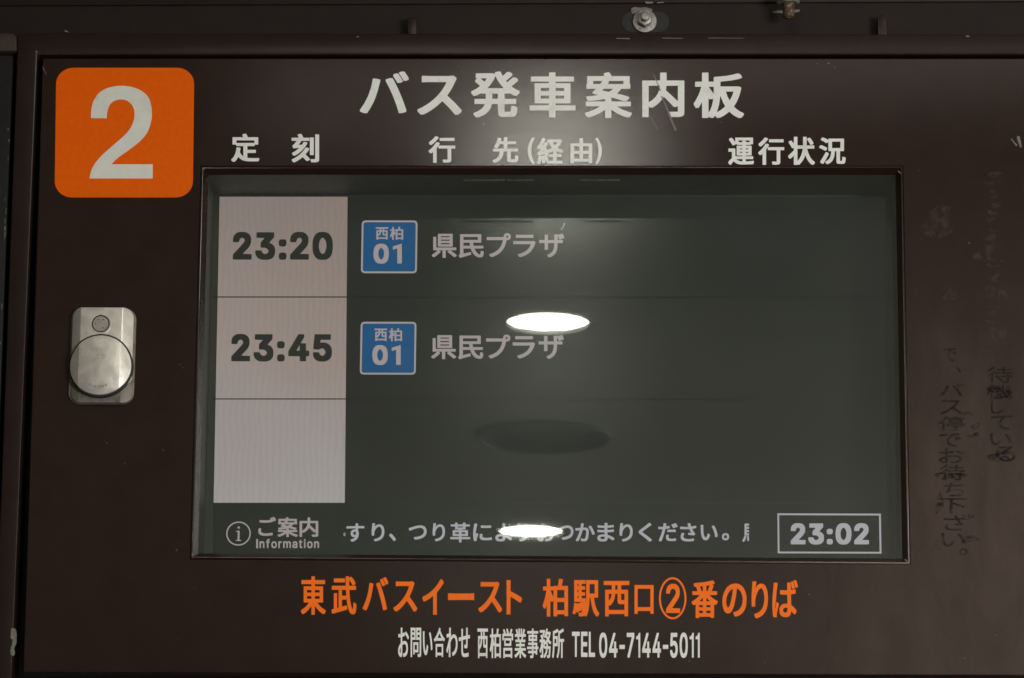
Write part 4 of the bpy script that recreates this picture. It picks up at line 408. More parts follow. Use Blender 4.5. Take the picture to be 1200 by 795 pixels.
  'o': [[179,-39,270,-35,300,-27,334,-10,364,16,385,44,400,74,411,111,416,149,416,228,411,265,400,302,379,342,354,370,316,396,285,408,247,414,169,415,131,408,101,397,68,376,38,344,15,302,4,265,-1,212,1,130,10,89,28,48,52,15,86,-13,128,-31],[202,81,180,92,158,115,142,145,133,186,140,224,158,261,180,284,206,296,232,286,258,261,276,224,282,186,273,145,258,115,229,88]],
  'r': [[22,-27,34,-31,131,-31,147,-24,152,239,165,265,191,286,221,294,270,293,277,299,279,400,274,412,188,415,142,407,34,410,19,404,17,6,17,-16]],
  'm': [[22,-27,34,-31,131,-31,147,-24,151,239,166,272,183,288,199,295,227,276,238,250,240,-24,255,-31,352,-31,366,-27,371,-16,372,242,386,274,416,296,431,290,446,279,455,265,459,246,462,-24,476,-31,574,-31,588,-27,592,-16,593,2,592,288,584,332,567,366,547,388,525,402,499,412,472,416,379,413,349,404,322,388,289,409,255,416,184,416,142,407,105,410,23,408,17,396,17,374,17,6,17,-16]],
  'a': [[123,-39,202,-38,247,-28,356,-31,370,-24,373,250,369,310,360,340,341,368,322,386,292,402,262,410,221,415,150,414,105,406,75,393,45,373,22,348,8,321,7,314,12,310,6,291,13,288,7,272,13,261,68,245,75,245,79,249,98,244,105,249,114,246,71,233,43,220,23,205,8,184,-1,164,-5,138,-5,78,0,48,14,18,43,-12,79,-30],[165,80,150,86,135,100,133,107,142,117,180,134,237,141,229,119,210,97,184,82],[135,250,158,280,195,298,221,284,235,265,218,259]],
  't': [[166,-35,236,-30,246,-24,248,-16,245,-1,248,2,248,25,236,78,229,83,176,84,167,92,162,111,163,295,225,297,236,301,239,314,239,400,234,408,225,410,163,411,162,486,154,500,38,501,29,486,28,411,-23,408,-29,396,-30,374,-26,302,-15,297,26,296,29,291,29,92,32,44,48,6,75,-18,109,-31]],
  'i': [[22,-27,34,-31,131,-31,142,-28,149,-20,150,378,148,400,142,408,34,410,19,403,17,6,17,-16],[41,415,120,413,139,421,150,430,161,456,162,505,158,525,143,542,116,554,56,554,34,549,17,535,6,509,7,452,19,429]],
 },
 'P': {
  '0': [[195,-24,255,-24,292,-17,326,-2,353,18,378,48,396,81,411,122,422,186,425,254,422,321,410,389,395,430,367,475,341,501,300,523,259,532,199,533,161,526,128,511,100,490,75,460,57,426,39,370,31,321,28,254,31,186,43,119,58,78,86,33,112,7,154,-15],[221,69,199,77,183,89,166,107,153,130,136,186,129,254,135,321,154,381,184,421,202,433,225,440,244,436,263,426,281,409,295,389,315,334,324,254,315,175,294,119,281,100,262,82,240,71]],
  '2': [[49,-16,386,-18,401,-17,408,-12,409,62,405,73,206,75,203,78,345,231,377,276,395,318,400,348,401,385,391,438,364,482,322,514,292,526,255,533,199,533,165,528,131,516,102,497,82,479,63,449,51,419,46,389,46,351,52,345,142,346,152,385,166,411,191,431,221,441,251,434,276,419,293,396,300,370,289,336,262,297,45,62,44,-5]],
  '3': [[184,-24,262,-23,322,-6,350,10,372,29,390,51,403,78,412,119,412,168,406,201,396,228,375,258,349,280,315,297,272,310,391,445,392,516,386,525,71,527,56,526,50,520,50,445,56,435,241,434,138,314,137,239,139,233,146,230,202,229,236,224,278,204,296,182,307,152,306,130,295,107,281,92,262,80,236,71,214,69,180,77,155,92,139,112,128,145,124,149,34,149,26,147,25,141,25,107,32,78,45,51,63,29,90,6,116,-7,146,-18]],
  '4': [[267,-16,338,-18,360,-15,364,87,424,88,431,91,433,96,431,177,420,180,363,182,362,325,356,334,274,335,264,332,262,186,259,181,146,182,328,490,325,497,329,520,319,526,228,524,20,168,20,96,26,88,259,87,262,85,262,-9]],
  '5': [[189,-24,247,-24,285,-18,326,-1,360,24,387,59,401,89,410,134,410,186,404,228,389,265,364,301,334,326,300,342,262,350,202,351,161,342,169,430,172,434,382,436,386,445,386,516,379,526,90,527,79,524,76,520,48,272,49,239,60,234,139,228,188,252,214,258,229,257,255,247,278,229,295,205,305,179,305,145,288,107,259,81,225,69,195,75,169,92,152,111,139,146,64,148,41,145,41,111,46,81,58,55,73,32,98,10,124,-6,150,-17]],
  '7': [[83,-16,172,-18,185,-12,410,434,408,524,386,527,68,527,45,524,42,445,49,435,289,434,79,18,82,10,78,2,83,-1,79,-12]],
  '-': [[99,171,351,171,357,182,356,258,345,262,101,262,95,258,94,250,94,179]],
  'T': [[177,-16,266,-18,276,-12,278,433,424,434,435,437,437,516,431,525,34,527,19,526,13,520,12,445,15,436,172,432,173,2]],
  'E': [[45,-16,371,-18,394,-13,395,62,390,74,145,78,146,211,364,211,374,216,375,235,375,295,367,303,146,304,146,434,386,435,392,445,390,524,367,527,64,527,42,524,40,6,41,-12]],
  'L': [[45,-16,367,-18,379,-15,381,-9,381,62,380,70,375,74,145,78,144,512,142,523,135,526,49,526,41,520,40,6,41,-12]],
 },
 'G': {
  'バ': [[134,-12,158,-14,186,29,240,122,305,261,344,374,375,486,413,644,413,659,409,662,326,680,308,677,286,558,270,490,250,422,210,310,142,171,56,36,56,21],[817,-12,832,-13,915,14,920,18,919,36,845,258,777,430,726,546,657,685,652,690,638,690,559,663,559,644,630,501,701,332,763,160],[795,610,852,632,855,651,776,783,772,787,757,787,705,765,704,749,784,613],[907,651,915,652,964,674,966,692,885,824,866,827,815,805,815,790,896,653]],
  'ス': [[821,-35,840,-33,903,21,907,25,907,40,776,186,624,332,684,422,739,520,787,625,807,659,807,677,754,716,675,709,289,709,180,713,178,618,179,610,184,607,289,611,662,610,630,535,571,438,505,351,450,294,386,235,319,182,247,133,176,92,96,55,93,51,93,36,154,-28,172,-30,247,8,315,50,382,98,449,152,555,253,697,111]],
  '停': [[154,-87,229,-88,237,-84,237,580,315,745,316,685,322,677,945,677,959,681,959,756,949,759,694,759,645,846,638,853,630,853,556,831,556,816,585,759,322,759,340,809,340,824,274,846,255,845,193,700,154,626,111,558,24,445,24,430,64,361,75,357,86,362,150,441,150,-76],[460,-84,596,-82,638,-75,660,-62,671,-46,677,-20,679,169,866,171,868,246,855,249,405,249,390,246,391,171,585,168,583,2,570,-3,446,-2,436,-5,436,-20],[301,209,311,205,382,207,386,306,870,306,874,302,875,209,881,205,956,206,960,216,959,381,956,385,945,386,304,385,300,374],[390,434,405,431,874,432,875,636,873,640,862,641,392,640,389,629],[476,505,476,569,784,569,786,565,784,503]],
  'で': [[733,-42,765,-46,776,-42,804,36,802,53,720,63,641,82,570,115,514,163,474,231,461,310,467,362,487,426,520,486,566,542,622,587,686,617,712,623,784,631,878,633,884,636,885,719,882,730,652,717,73,666,71,648,79,569,82,563,330,596,516,614,458,558,421,505,390,441,370,374,362,299,379,182,424,102,491,39,578,-8,668,-34],[753,351,772,348,818,370,822,374,822,389,742,524,739,527,724,527,675,506,674,490],[867,392,885,390,934,414,935,434,852,565,848,569,832,569,785,546,785,531]],
  'お': [[292,-39,341,-39,364,-31,386,-12,399,10,407,44,410,85,409,301,476,321,544,333,611,338,652,334,694,323,728,306,755,280,772,246,777,216,771,179,754,146,724,115,690,94,656,80,615,70,574,63,495,59,495,40,520,-31,525,-36,596,-33,660,-23,724,-3,776,24,818,59,848,99,870,156,876,224,866,284,843,329,808,366,754,399,694,418,615,425,536,420,465,408,409,393,405,396,409,541,514,555,608,574,615,576,617,588,615,662,611,670,596,670,465,641,412,633,410,636,419,797,419,805,412,808,326,808,314,805,318,726,315,623,221,620,124,627,116,627,112,621,116,535,195,529,311,531,316,527,315,362,210,302,161,262,128,224,106,186,96,141,106,85,135,42,172,9,218,-17,262,-34],[274,66,232,86,211,104,196,126,194,138,196,152,211,179,232,204,262,229,315,261,318,92,313,78,304,67,292,63],[899,471,919,473,956,531,958,550,892,598,806,652,731,695,712,695,677,636,677,621,795,549]],
  '待': [[180,-87,259,-88,265,-84,266,460,334,561,345,580,346,591,345,599,281,625,262,623,198,527,154,475,109,428,21,351,21,336,60,266,71,264,82,267,175,351,176,-76],[611,-84,656,-87,750,-83,788,-75,813,-58,825,-35,829,-12,830,254,956,256,962,258,964,265,964,336,960,342,831,344,830,434,836,437,967,438,971,452,971,516,967,523,694,524,690,527,690,632,915,634,919,640,919,715,907,719,694,719,690,723,690,835,688,842,682,844,599,842,596,720,390,719,378,715,377,640,382,633,596,633,596,525,326,524,319,520,318,516,318,445,322,437,731,437,738,434,738,348,735,343,341,343,331,340,330,265,334,257,738,254,737,10,724,2,589,1,587,-16],[524,21,544,19,600,52,606,59,605,74,574,129,510,215,486,242,469,244,409,212,409,194,476,105],[73,565,90,563,98,566,177,629,225,673,266,717,327,794,333,801,330,819,266,845,247,846,192,775,154,735,112,698,38,641,38,621]],
  'ち': [[433,-46,484,-48,608,-36,716,-2,791,48,840,119,858,212,858,231,849,288,828,332,795,369,742,402,679,421,596,428,491,419,442,408,398,392,341,363,338,366,390,561,592,576,788,603,794,610,793,685,791,697,772,697,585,666,409,651,407,655,431,771,430,790,330,796,325,790,321,711,311,651,308,648,214,653,124,664,104,662,104,576,109,569,291,558,247,392,205,276,181,224,180,205,251,178,270,177,297,216,334,255,382,290,428,312,480,329,536,340,585,343,638,338,679,326,712,306,740,276,754,246,758,224,740,152,694,104,619,68,525,50,428,47,307,55,304,36,324,-39]],
  '下': [[437,-87,521,-88,529,-84,529,430,570,411,688,340,829,244,848,243,900,310,900,325,896,329,795,396,604,504,544,534,530,535,530,681,949,682,954,685,955,692,953,774,60,775,47,771,49,683,432,681,432,-76]],
  'さ': [[477,-50,608,-47,761,-28,766,66,746,68,634,50,502,44,439,48,382,58,335,78,299,107,281,138,275,175,286,235,319,302,319,318,315,322,244,338,225,336,191,254,179,201,177,171,187,96,215,44,262,2,322,-26,401,-45],[754,235,780,237,817,288,819,306,775,359,739,415,671,546,674,550,806,573,870,591,863,674,859,684,844,684,735,655,638,639,612,723,593,801,589,806,574,806,491,794,492,775,538,632,536,627,375,624,169,639,150,637,151,550,155,542,382,532,570,539,630,419,678,336,671,333,529,344,521,262]],
  'い': [[341,-16,364,-18,398,-12,431,5,461,33,493,78,523,134,553,209,553,228,491,297,476,297,440,198,420,157,396,122,375,103,356,97,332,104,304,128,278,171,258,224,242,291,231,366,224,565,231,704,221,707,120,708,128,438,135,340,154,220,180,134,217,62,257,18,304,-10],[832,134,851,133,928,168,917,265,895,362,868,449,834,535,795,613,755,674,750,678,735,678,660,651,660,632,703,569,741,494,774,408,800,318,818,228]],
  '。': [[179,-69,202,-70,244,-64,278,-49,308,-27,336,10,350,44,356,85,350,141,335,175,311,207,274,234,244,247,202,253,146,247,110,231,80,209,52,172,39,141,33,100,39,44,55,6,78,-24,112,-50,146,-64],[176,2,150,13,131,28,116,48,105,74,105,111,117,138,131,155,150,170,176,181,214,181,240,169,259,154,274,135,284,111,284,74,273,48,259,29,240,14,214,2]],
  '機': [[154,-87,221,-88,229,-84,231,370,266,296,270,298,274,295,278,299,281,296,320,351,320,366,230,516,230,565,232,568,308,568,312,572,315,585,326,551,418,565,351,475,316,449,316,434,334,381,352,380,391,389,390,332,322,332,314,329,314,258,319,253,386,252,384,224,372,171,352,118,326,70,291,25,242,-20,241,-39,289,-84,308,-83,348,-46,403,25,427,70,454,138,544,52,562,50,606,92,609,111,547,169,472,231,471,250,476,253,615,253,620,250,645,156,671,84,649,65,592,30,490,-20,493,-31,490,-35,530,-80,547,-82,608,-55,712,8,750,-35,776,-57,806,-73,832,-82,866,-88,900,-86,919,-76,935,-58,951,-27,963,10,973,55,971,75,922,110,919,107,907,110,889,29,881,13,870,4,841,14,822,25,784,66,845,134,897,216,899,235,863,250,941,254,945,261,944,329,938,332,878,332,887,344,887,359,810,415,816,419,878,427,889,391,900,388,954,408,953,426,941,468,900,569,881,571,851,562,848,565,922,689,922,704,870,727,851,728,818,662,774,659,834,771,844,794,844,809,840,812,791,829,775,828,748,764,718,704,689,659,666,640,666,625,686,571,701,571,769,586,772,584,710,497,677,471,676,456,694,401,712,400,735,406,737,404,729,396,731,378,795,332,689,332,661,561,647,835,641,842,581,842,566,840,564,835,568,730,579,550,594,396,605,332,476,332,473,336,472,389,465,392,408,392,514,408,525,374,536,371,589,387,592,396,580,449,542,550,525,553,499,546,495,550,568,666,569,685,518,704,499,704,465,642,424,637,418,640,489,764,501,790,499,809,450,825,431,825,400,752,368,692,339,648,315,624,310,655,230,659,229,846,165,849,151,846,150,659,146,656,49,656,40,651,41,570,131,568,136,565,109,449,89,381,66,318,19,217,18,209,19,201,52,131,71,133,106,205,150,336,150,-76],[742,148,739,149,723,194,709,252,810,253,814,250,792,212],[439,469,436,471,476,524,495,475],[791,486,836,548,855,494]],
  'し': [[442,-58,487,-60,589,-50,679,-23,754,16,816,62,866,112,902,156,905,179,851,243,832,245,793,194,747,145,695,104,634,70,562,48,480,41,443,44,409,53,372,74,349,100,334,137,328,186,337,602,348,783,345,787,338,788,236,789,231,786,231,779,238,677,228,175,236,92,259,36,297,-9,348,-39,405,-54]],
  'て': [[757,-39,780,-39,783,-35,809,40,809,59,728,69,649,88,578,121,521,168,480,239,467,318,473,370,494,434,527,494,571,546,626,591,694,623,720,629,788,637,889,640,889,735,660,724,79,672,77,651,84,580,90,569,251,592,524,621,465,565,428,512,396,449,376,381,368,306,385,190,430,107,499,44,582,-1,671,-28]],
  '、': [[263,-61,274,-64,285,-61,346,-9,349,10,278,89,199,168,128,230,109,232,45,176,44,160,158,55]],
  'る': [[480,-50,521,-52,619,-43,705,-17,772,21,819,70,853,138,865,220,855,293,827,351,784,398,728,434,656,458,570,466,479,460,671,621,760,689,760,704,712,762,544,749,311,742,236,745,230,741,232,655,236,646,582,662,105,263,104,246,158,190,176,187,295,295,352,334,413,362,484,380,555,385,608,380,660,364,705,337,735,306,760,261,766,220,763,190,753,156,735,126,712,102,660,68,648,107,628,149,600,184,559,213,510,231,439,238,398,233,364,221,326,197,302,168,290,141,284,107,292,51,311,18,345,-12,386,-33,442,-47],[502,36,439,45,412,56,393,70,380,89,376,104,386,130,412,151,446,159,476,155,506,142,526,126,550,96,568,44,559,40]],
 },
 'I': {
  'n': [[36,-16,124,-18,133,-12,135,220,138,246,149,272,165,291,184,303,210,310,232,304,251,291,265,272,273,250,276,-12,289,-18,375,-15,378,6,376,284,360,336,345,359,325,378,292,394,255,402,184,399,158,392,135,380,131,393,124,397,45,397,34,394,32,6]],
  'f': [[64,-16,150,-18,162,-12,163,306,242,310,248,314,249,332,247,393,236,397,165,397,164,422,172,441,188,453,240,452,247,456,262,505,262,535,255,540,221,547,165,547,135,542,109,531,82,510,66,482,60,452,59,400,-4,397,-13,392,-14,329,-11,312,60,306,60,2]],
  'o': [[164,-24,251,-24,285,-16,308,-6,340,18,361,40,379,70,392,104,401,156,401,216,397,254,386,291,366,329,341,358,308,382,274,395,236,402,176,402,142,396,112,384,84,366,56,338,36,306,23,272,14,220,14,156,22,107,36,70,61,32,86,8,124,-13],[202,66,172,76,144,104,125,141,117,186,124,231,144,272,172,300,206,311,244,299,272,272,291,231,298,186,290,141,269,100,240,75,218,67]],
  'r': [[36,-16,124,-18,133,-12,135,231,138,250,154,279,180,299,206,307,255,305,262,309,264,389,260,400,184,402,158,396,135,384,128,396,120,397,45,397,33,392,32,6]],
  'm': [[36,-16,124,-18,133,-12,137,250,145,272,159,291,176,303,199,311,218,306,234,295,246,280,252,261,255,-14,266,-18,330,-18,349,-17,355,-12,358,254,366,276,377,291,394,304,416,311,435,307,454,296,465,284,473,265,476,-13,487,-18,574,-16,578,2,577,280,570,321,553,355,536,374,515,389,487,399,461,404,412,404,379,398,349,385,319,362,289,390,247,403,180,401,135,382,131,393,124,397,45,397,34,394,32,6]],
  'a': [[116,-24,199,-25,229,-18,255,-4,259,-15,266,-18,345,-18,357,-12,358,250,354,299,345,329,329,355,311,372,281,389,251,398,214,402,158,401,116,393,86,380,60,362,38,338,23,310,22,276,82,257,116,258,150,296,172,307,195,312,214,308,232,299,244,286,252,269,251,255,236,248,128,232,75,217,41,197,19,168,11,138,10,92,14,62,22,40,37,18,58,-1,86,-16],[158,66,135,76,119,92,114,107,126,126,142,138,172,147,251,159,254,156,250,122,229,90,195,69,172,64]],
  't': [[130,-20,199,-21,225,-17,232,-12,233,18,221,67,214,71,172,69,161,73,151,85,147,104,147,306,150,309,221,311,225,318,225,389,221,395,214,397,147,400,147,479,142,487,52,489,47,486,44,479,44,400,-4,397,-13,392,-14,318,-8,310,44,306,44,81,52,36,65,14,82,-3,105,-14]],
  'i': [[36,-16,124,-18,131,-16,134,-9,135,378,133,392,128,396,41,397,32,389,32,6],[59,426,112,427,128,434,141,449,147,468,146,505,139,521,124,535,101,541,60,541,41,533,26,517,21,497,23,456,38,436]],
 },
 'R': {
  'T': [[182,-9,188,-12,259,-12,266,-10,268,-5,269,438,427,441,429,512,424,520,38,521,21,516,22,441,181,438]],
  'A': [[6,-9,26,-12,90,-12,96,-9,146,130,334,130,384,-9,401,-12,465,-12,473,-9,472,18,285,520,199,521,189,516,8,18],[176,211,240,403,304,212]],
  'K': [[49,-9,68,-12,128,-12,135,-9,137,156,195,219,360,-9,442,-12,458,-9,457,14,263,288,455,494,453,501,457,505,454,509,457,516,454,520,352,519,139,285,136,516,120,521,56,521,49,517]],
  'I': [[20,-9,38,-12,266,-12,280,-9,280,66,195,70,195,438,278,441,281,505,278,520,38,521,24,520,20,516,22,441,106,438,106,70,21,66]],
  'G': [[226,-16,270,-19,319,-15,367,-2,401,16,431,41,460,78,478,115,487,152,490,261,487,266,472,268,272,265,271,201,274,188,401,186,390,145,373,115,345,89,311,72,262,65,232,71,206,81,184,95,163,115,136,156,124,190,116,239,117,284,124,321,137,355,154,383,180,411,206,428,232,439,259,443,304,437,334,424,360,403,379,378,398,339,469,337,485,340,485,362,472,404,454,437,432,464,405,487,375,505,311,525,255,527,210,523,158,505,121,482,82,443,58,404,42,362,32,314,28,254,32,194,42,145,68,88,94,51,139,14,176,-4]],
  'E': [[49,-9,68,-12,371,-12,386,-9,387,59,382,68,139,69,137,74,138,216,360,217,366,220,367,239,367,291,364,297,137,299,137,438,382,441,382,518,64,521,49,517]],
  'N': [[49,-9,56,-12,128,-12,135,-10,137,-5,135,362,139,367,375,-9,457,-12,474,-9,475,501,472,519,398,521,388,516,386,140,149,516,131,521,56,521,49,517]],
 },
}
def glyph(key):
    if key in ONE: return [ONE[key]]
    return [[(c[i]/1000, c[i+1]/1000) for i in range(0, len(c), 2)] for c in GLYPHS[key[0]][key[1]]]
ONE = {'N1': [(.305, -.031), (.305, .540), (.275, .540), (.055, .465), (.055, .370), (.178, .408), (.178, -.031)],
       'P1': [(.260, -.018), (.260, .527), (.195, .527), (.150, .470), (.060, .440), (.060, .385), (.170, .385), (.170, -.018)],
       'II': [(.02, -.031), (.15, -.031), (.15, .540), (.02, .540)]}
def bounds(G):
    xs = [p[0] for c in G for p in c]; ys = [p[1] for c in G for p in c]
    return min(xs), min(ys), max(xs), max(ys)
def fit(G, x0, y0, x1, y1, depth):
    """outlines scaled so that their ink fills the box seen between (x0, y0) and (x1, y1) on the plane at this depth"""
    a, b, c, d = bounds(G); tl, tr, br, bl = (P(x0, y0, depth), P(x1, y0, depth), P(x1, y1, depth), P(x0, y1, depth))
    out = []
    for co in G:
        r = []
        for x, y in co:
            u = (x-a)/(c-a); v = (y-b)/(d-b)
            p = (bl*(1-u)+br*u)*(1-v)+(tl*(1-u)+tr*u)*v
            r.append((p.x, p.z))
        out.append(r)
    return out
def run_(style, s, gap):
    G = []; x = 0
    for ch in s:
        if ch == ' ': x += .3; continue
        g = glyph(style+ch); a, b, c, d = bounds(g)
        G += [[(px-a+x, py) for px, py in co] for co in g]; x += c-a+gap
    return G
def lettering(name, style, items, depth, mat, parent, thick=.0001, label=None, single=False):
    """single: one cut piece per character, gathered under an Empty"""
    if single:
        e = empty(name, (0, 0, 0)); e.parent = parent; e.location = P(items[0][1], items[0][4])-parent.location
        if label: e['label'] = label
        for it in items: flat('character', fit(glyph(style+it[0] if len(it) < 6 else it[5]+it[0]), *it[1:5], depth), depth, mat, e, thick)
        return e
    polys = []
    for it in items: polys += fit(glyph(it[5] + it[0] if len(it) > 5 else style+it[0]), *it[1:5], depth)
    o = flat(name, polys, depth, mat, parent, thick)
    if label: o['label'] = label
    return o
def flat_each(name, polys, y, mat, parent, thick=.0001):
    return [flat(name, [q], y, mat, parent, thick) for q in polys]

def stroke(pts, w0, w1, depth=0.0, jitter=.3):
    """a thin tapering scratch outline through photograph points"""
    q = [P(x, y, depth) for x, y in pts]; n = len(q); up = []; dn = []
    for i, p in enumerate(q):
        a = q[max(0, i-1)]; b = q[min(n-1, i+1)]; d = (b-a); nx, nz = -d.z, d.x; l = math.hypot(nx, nz) or 1
        w = (w0+(w1-w0)*i/(n-1))*.0009*(1+random.uniform(-jitter, jitter))/2
        up.append((p.x+nx/l*w, p.z+nz/l*w)); dn.append((p.x-nx/l*w, p.z-nz/l*w))
    return up+dn[::-1]

# ================================================================ the setting
def sheet(name, x0, x1, y0, y1, z, mat, holes=()):
    bm = bmesh.new(); bm.faces.new([bm.verts.new(p) for p in ((x0, y0, z), (x1, y0, z), (x1, y1, z), (x0, y1, z))])
    return tag(bm_obj(name, bm, mat), kind='structure')
sheet('pavement', -14, 14, -26, 3, 0.0, M['paving'])

# downlights and the dark round opening in the soffit: the pane mirrors them
LIT = [(642, 377.5, 98, 'lamp'), (622, 622.5, 77, 'lamp'), (652, 183, 116, 'lamp_near')]
DARK = (638, 511, 152)
def radius(px, py, w):
    a = soffit(px-w/2, py); b = soffit(px+w/2, py); return (b-a).length/2
spots = [(soffit(a, b), radius(a, b, w), m) for a, b, w, m in LIT]
dk = soffit(DARK[0], DARK[1]); dkr = radius(*DARK)
# soffit: a flat fill with round holes for the fixtures
def circ(c, r, n=56): return [(c.x+r*math.cos(2*math.pi*i/n), c.y+r*math.sin(2*math.pi*i/n)) for i in range(n)]
cu = bpy.data.curves.new('ceiling', 'CURVE'); cu.dimensions = '2D'; cu.fill_mode = 'BOTH'
for pl in [[(-14, -26), (14, -26), (14, 3), (-14, 3)]] + [circ(c, r*1.0) for c, r, m in spots] + [circ(dk, dkr)]:
    s = cu.splines.new('POLY'); s.points.add(len(pl)-1); s.use_cyclic_u = True
    for p, (x, y) in zip(s.points, pl): p.co = (x, y, 0, 1)
t = bpy.data.objects.new('t', cu); C.objects.link(t); me = bpy.data.meshes.new_from_object(t); bpy.data.objects.remove(t); bpy.data.curves.remove(cu)
for v in me.vertices: v.co.z = CEIL
tag(link('ceiling', me, M['ceiling']), kind='structure')
def hring(c, pairs, n=56):
    return [[Vector((c.x+r*math.cos(2*math.pi*i/n), c.y+r*math.sin(2*math.pi*i/n), z)) for i in range(n)] for r, z in pairs]
LL = ['bright round canopy downlight, mirrored above the second destination line', 'bright round canopy downlight farther from the board, mirrored over the scrolling notice line',
      'bright round canopy downlight nearest the board, throwing the glow under the title']
for (c, r, m), lab in zip(spots, LL):
    e = tag(empty('ceiling_downlight', c), lab, 'ceiling light', 'round downlights in the canopy soffit')
    o = loops_mesh('trim_ring', hring(c, [(r*1.12, CEIL-.0015), (r*1.12, CEIL-.004), (r*1.0, CEIL-.004), (r*.985, CEIL+.004), (r*.985, CEIL+.03)]), M['ring'], e)
    bm = bmesh.new(); bm.faces.new([bm.verts.new((x, y, CEIL+.003)) for x, y in circ(c, r*.98)]); bm_obj('diffuser', bm, M[m], e)
e = tag(empty('ceiling_speaker', dk), 'unlit dark round recess in the soffit, mirrored between the two bright downlights', 'ceiling speaker')
loops_mesh('trim_ring', hring(dk, [(dkr*1.05, CEIL-.0005), (dkr*1.045, CEIL-.004), (dkr*1.025, CEIL-.0065), (dkr*.995, CEIL-.0065), (dkr*.98, CEIL-.003), (dkr*.975, CEIL+.03)]), M['ring'], e)
bm = bmesh.new(); bm.faces.new([bm.verts.new((x, y, CEIL+.025)) for x, y in circ(dk, dkr*.98)]); bm_obj('grille', bm, M['grille'], e)

# wall behind the cabinets
box('wall', (-5, .30, 0), (5, .42, 3.296), M['wall'])['kind'] = 'structure'

# ================================================================ the departure board
BOARD = tag(empty('departure_board', P(600, 790, .1)), 'dark brown bus departure board with lit screen, orange number two and white title', 'departure board')

def QP(pts, d): return [P(x, y, d) for x, y in pts]
# door with its window: flat face, chamfered window return, rounded rim
D = [P(50, 68.5), P(1292, 68.5), P(1300, 792), P(27, 788)]
O = [P(237.5, 196.8), P(1056, 196.8), P(1064.5, 659.5), P(225, 653.3)]
L = [quad_loop(D, 0, .020), quad_loop(D, 0, .0012), quad_loop(D, -.0004, .0003), quad_loop(D, -.0012, 0)]
L += [quad_loop(O, .0024, 0)]
RIM0 = len(L)-1
for k_ in range(9):
    a_ = math.radians(-100+k_*30*.6*1.3); L.append(quad_loop(O, .0004-.0013*math.sin(a_), .0007-.0013*math.cos(a_)))
RIM1 = len(L)-1
L += [quad_loop(O, -.0052, .0066), quad_loop(O, -.0056, .0072), quad_loop(O, -.0056, .0074)]
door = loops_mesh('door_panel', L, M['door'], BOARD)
for i_, p in enumerate(door.data.polygons): p.use_smooth = RIM0+1 <= i_//4 < RIM1
IN = quad_loop(O, -.0056, 0)
# pane
slab('glass_pane', quad_loop(O, .004, 0), GLASS_Y, GLASS_Y+.0001, M['glass'], BOARD)
# housing behind the pane
DEP = .082
cs = quad_loop(O, -.0040, 0)
loops_mesh('inner_housing', [quad_loop(cs, 0, .0090), quad_loop(cs, 0, DEP+.012)], M['box'], BOARD)

flat('dried_spot', [stroke([(661.5, 261.5), (660.5, 265.5), (657.5, 269.5)], 2.2, 1.2, GLASS_Y)], GLASS_Y-.0001, M['film'], BOARD, .00001)
for xa, xb in ((543, 592), (594, 626), (679, 727)):
    slab('gasket_glint', QP([(xa, 210.4), (xb, 210.2), (xb-1, 212.0), (xa+1, 212.1)], .0105), .0105, .0125, M['clip'], BOARD, .0007)  # gasket's glint built in as short strips; the full gasket is left out
# frame round the door
FI = [P(43.5, 64, -.003), P(1300, 64, -.003), P(1306, 801, -.003), P(13, 801, -.003)]
FO = [P(20.5, 38.5, -.003), P(1330, 40.5, -.003), P(1336, 850, -.003), P(-9, 850, -.003)]
fr = loops_mesh('door_frame', [quad_loop(FI, 0, .05), quad_loop(FI, 0, -.003), quad_loop(FO, 0, -.003), quad_loop(FO, 0, .05)], M['frame'], BOARD, close=True)
bevel(fr, .0028, 4)

# screen, set back in the housing
S = DEP
scr = empty('display_screen', P(640, 430, S)); scr.parent = BOARD; scr.location = P(640, 430, S)-BOARD.location
slab('bezel', QP([(190, 180), (1110, 180), (1110, 720), (190, 720)], S+.004), S+.004, S+.010, M['bezel'], scr)
slab('dark_field', QP([(404, 230.5), (1037, 231), (1041, 589.3), (400, 589.3)], S+.003), S+.003, S+.0038, M['lcd_dark'], scr)
slab('footer_field', QP([(250, 589.8), (1041, 590), (1042, 690), (249, 690)], S+.003), S+.003, S+.0038, M['lcd_bar'], scr)
slab('time_column', QP([(257.3, 230.8), (407.3, 230.8), (404, 589.3), (250.3, 589.3)], S+.0024), S+.0024, S+.0030, M['lcd_white'], scr)
for y in (348.2, 467.7):
    slab('row_rule', QP([(250, y-.6), (1039, y-.6), (1039, y+.6), (250, y+.6)], S+.0018), S+.0018, S+.0022, M['lcd_line'], scr)
T1 = S+.0018; T2 = S+.0012; TH = .00005
def text_run(name, style, s, x0, y0, x1, y1, depth, mat, parent, gap=.10, thick=TH):
    if thick > .0001:
        G = run_(style, s, gap); F = fit(G, x0, y0, x1, y1, depth); e = empty(name, (0, 0, 0)); e.parent = parent; e.location = P(x0, y1)-parent.location; k = 0
        for ch in s:
            n = len(glyph(style+ch)); flat('character', F[k:k+n], depth, mat, e, thick); k += n
        return e
    return flat(name, fit(run_(style, s, gap), x0, y0, x1, y1, depth), depth, mat, parent, thick)
text_run('time_numerals', 'N', '23:20', 272.8, 272, 390, 304.8, T1, M['lcd_ink'], scr, .075)
text_run('time_numerals', 'N', '23:45', 271, 391.5, 389, 424, T1, M['lcd_ink'], scr, .075)
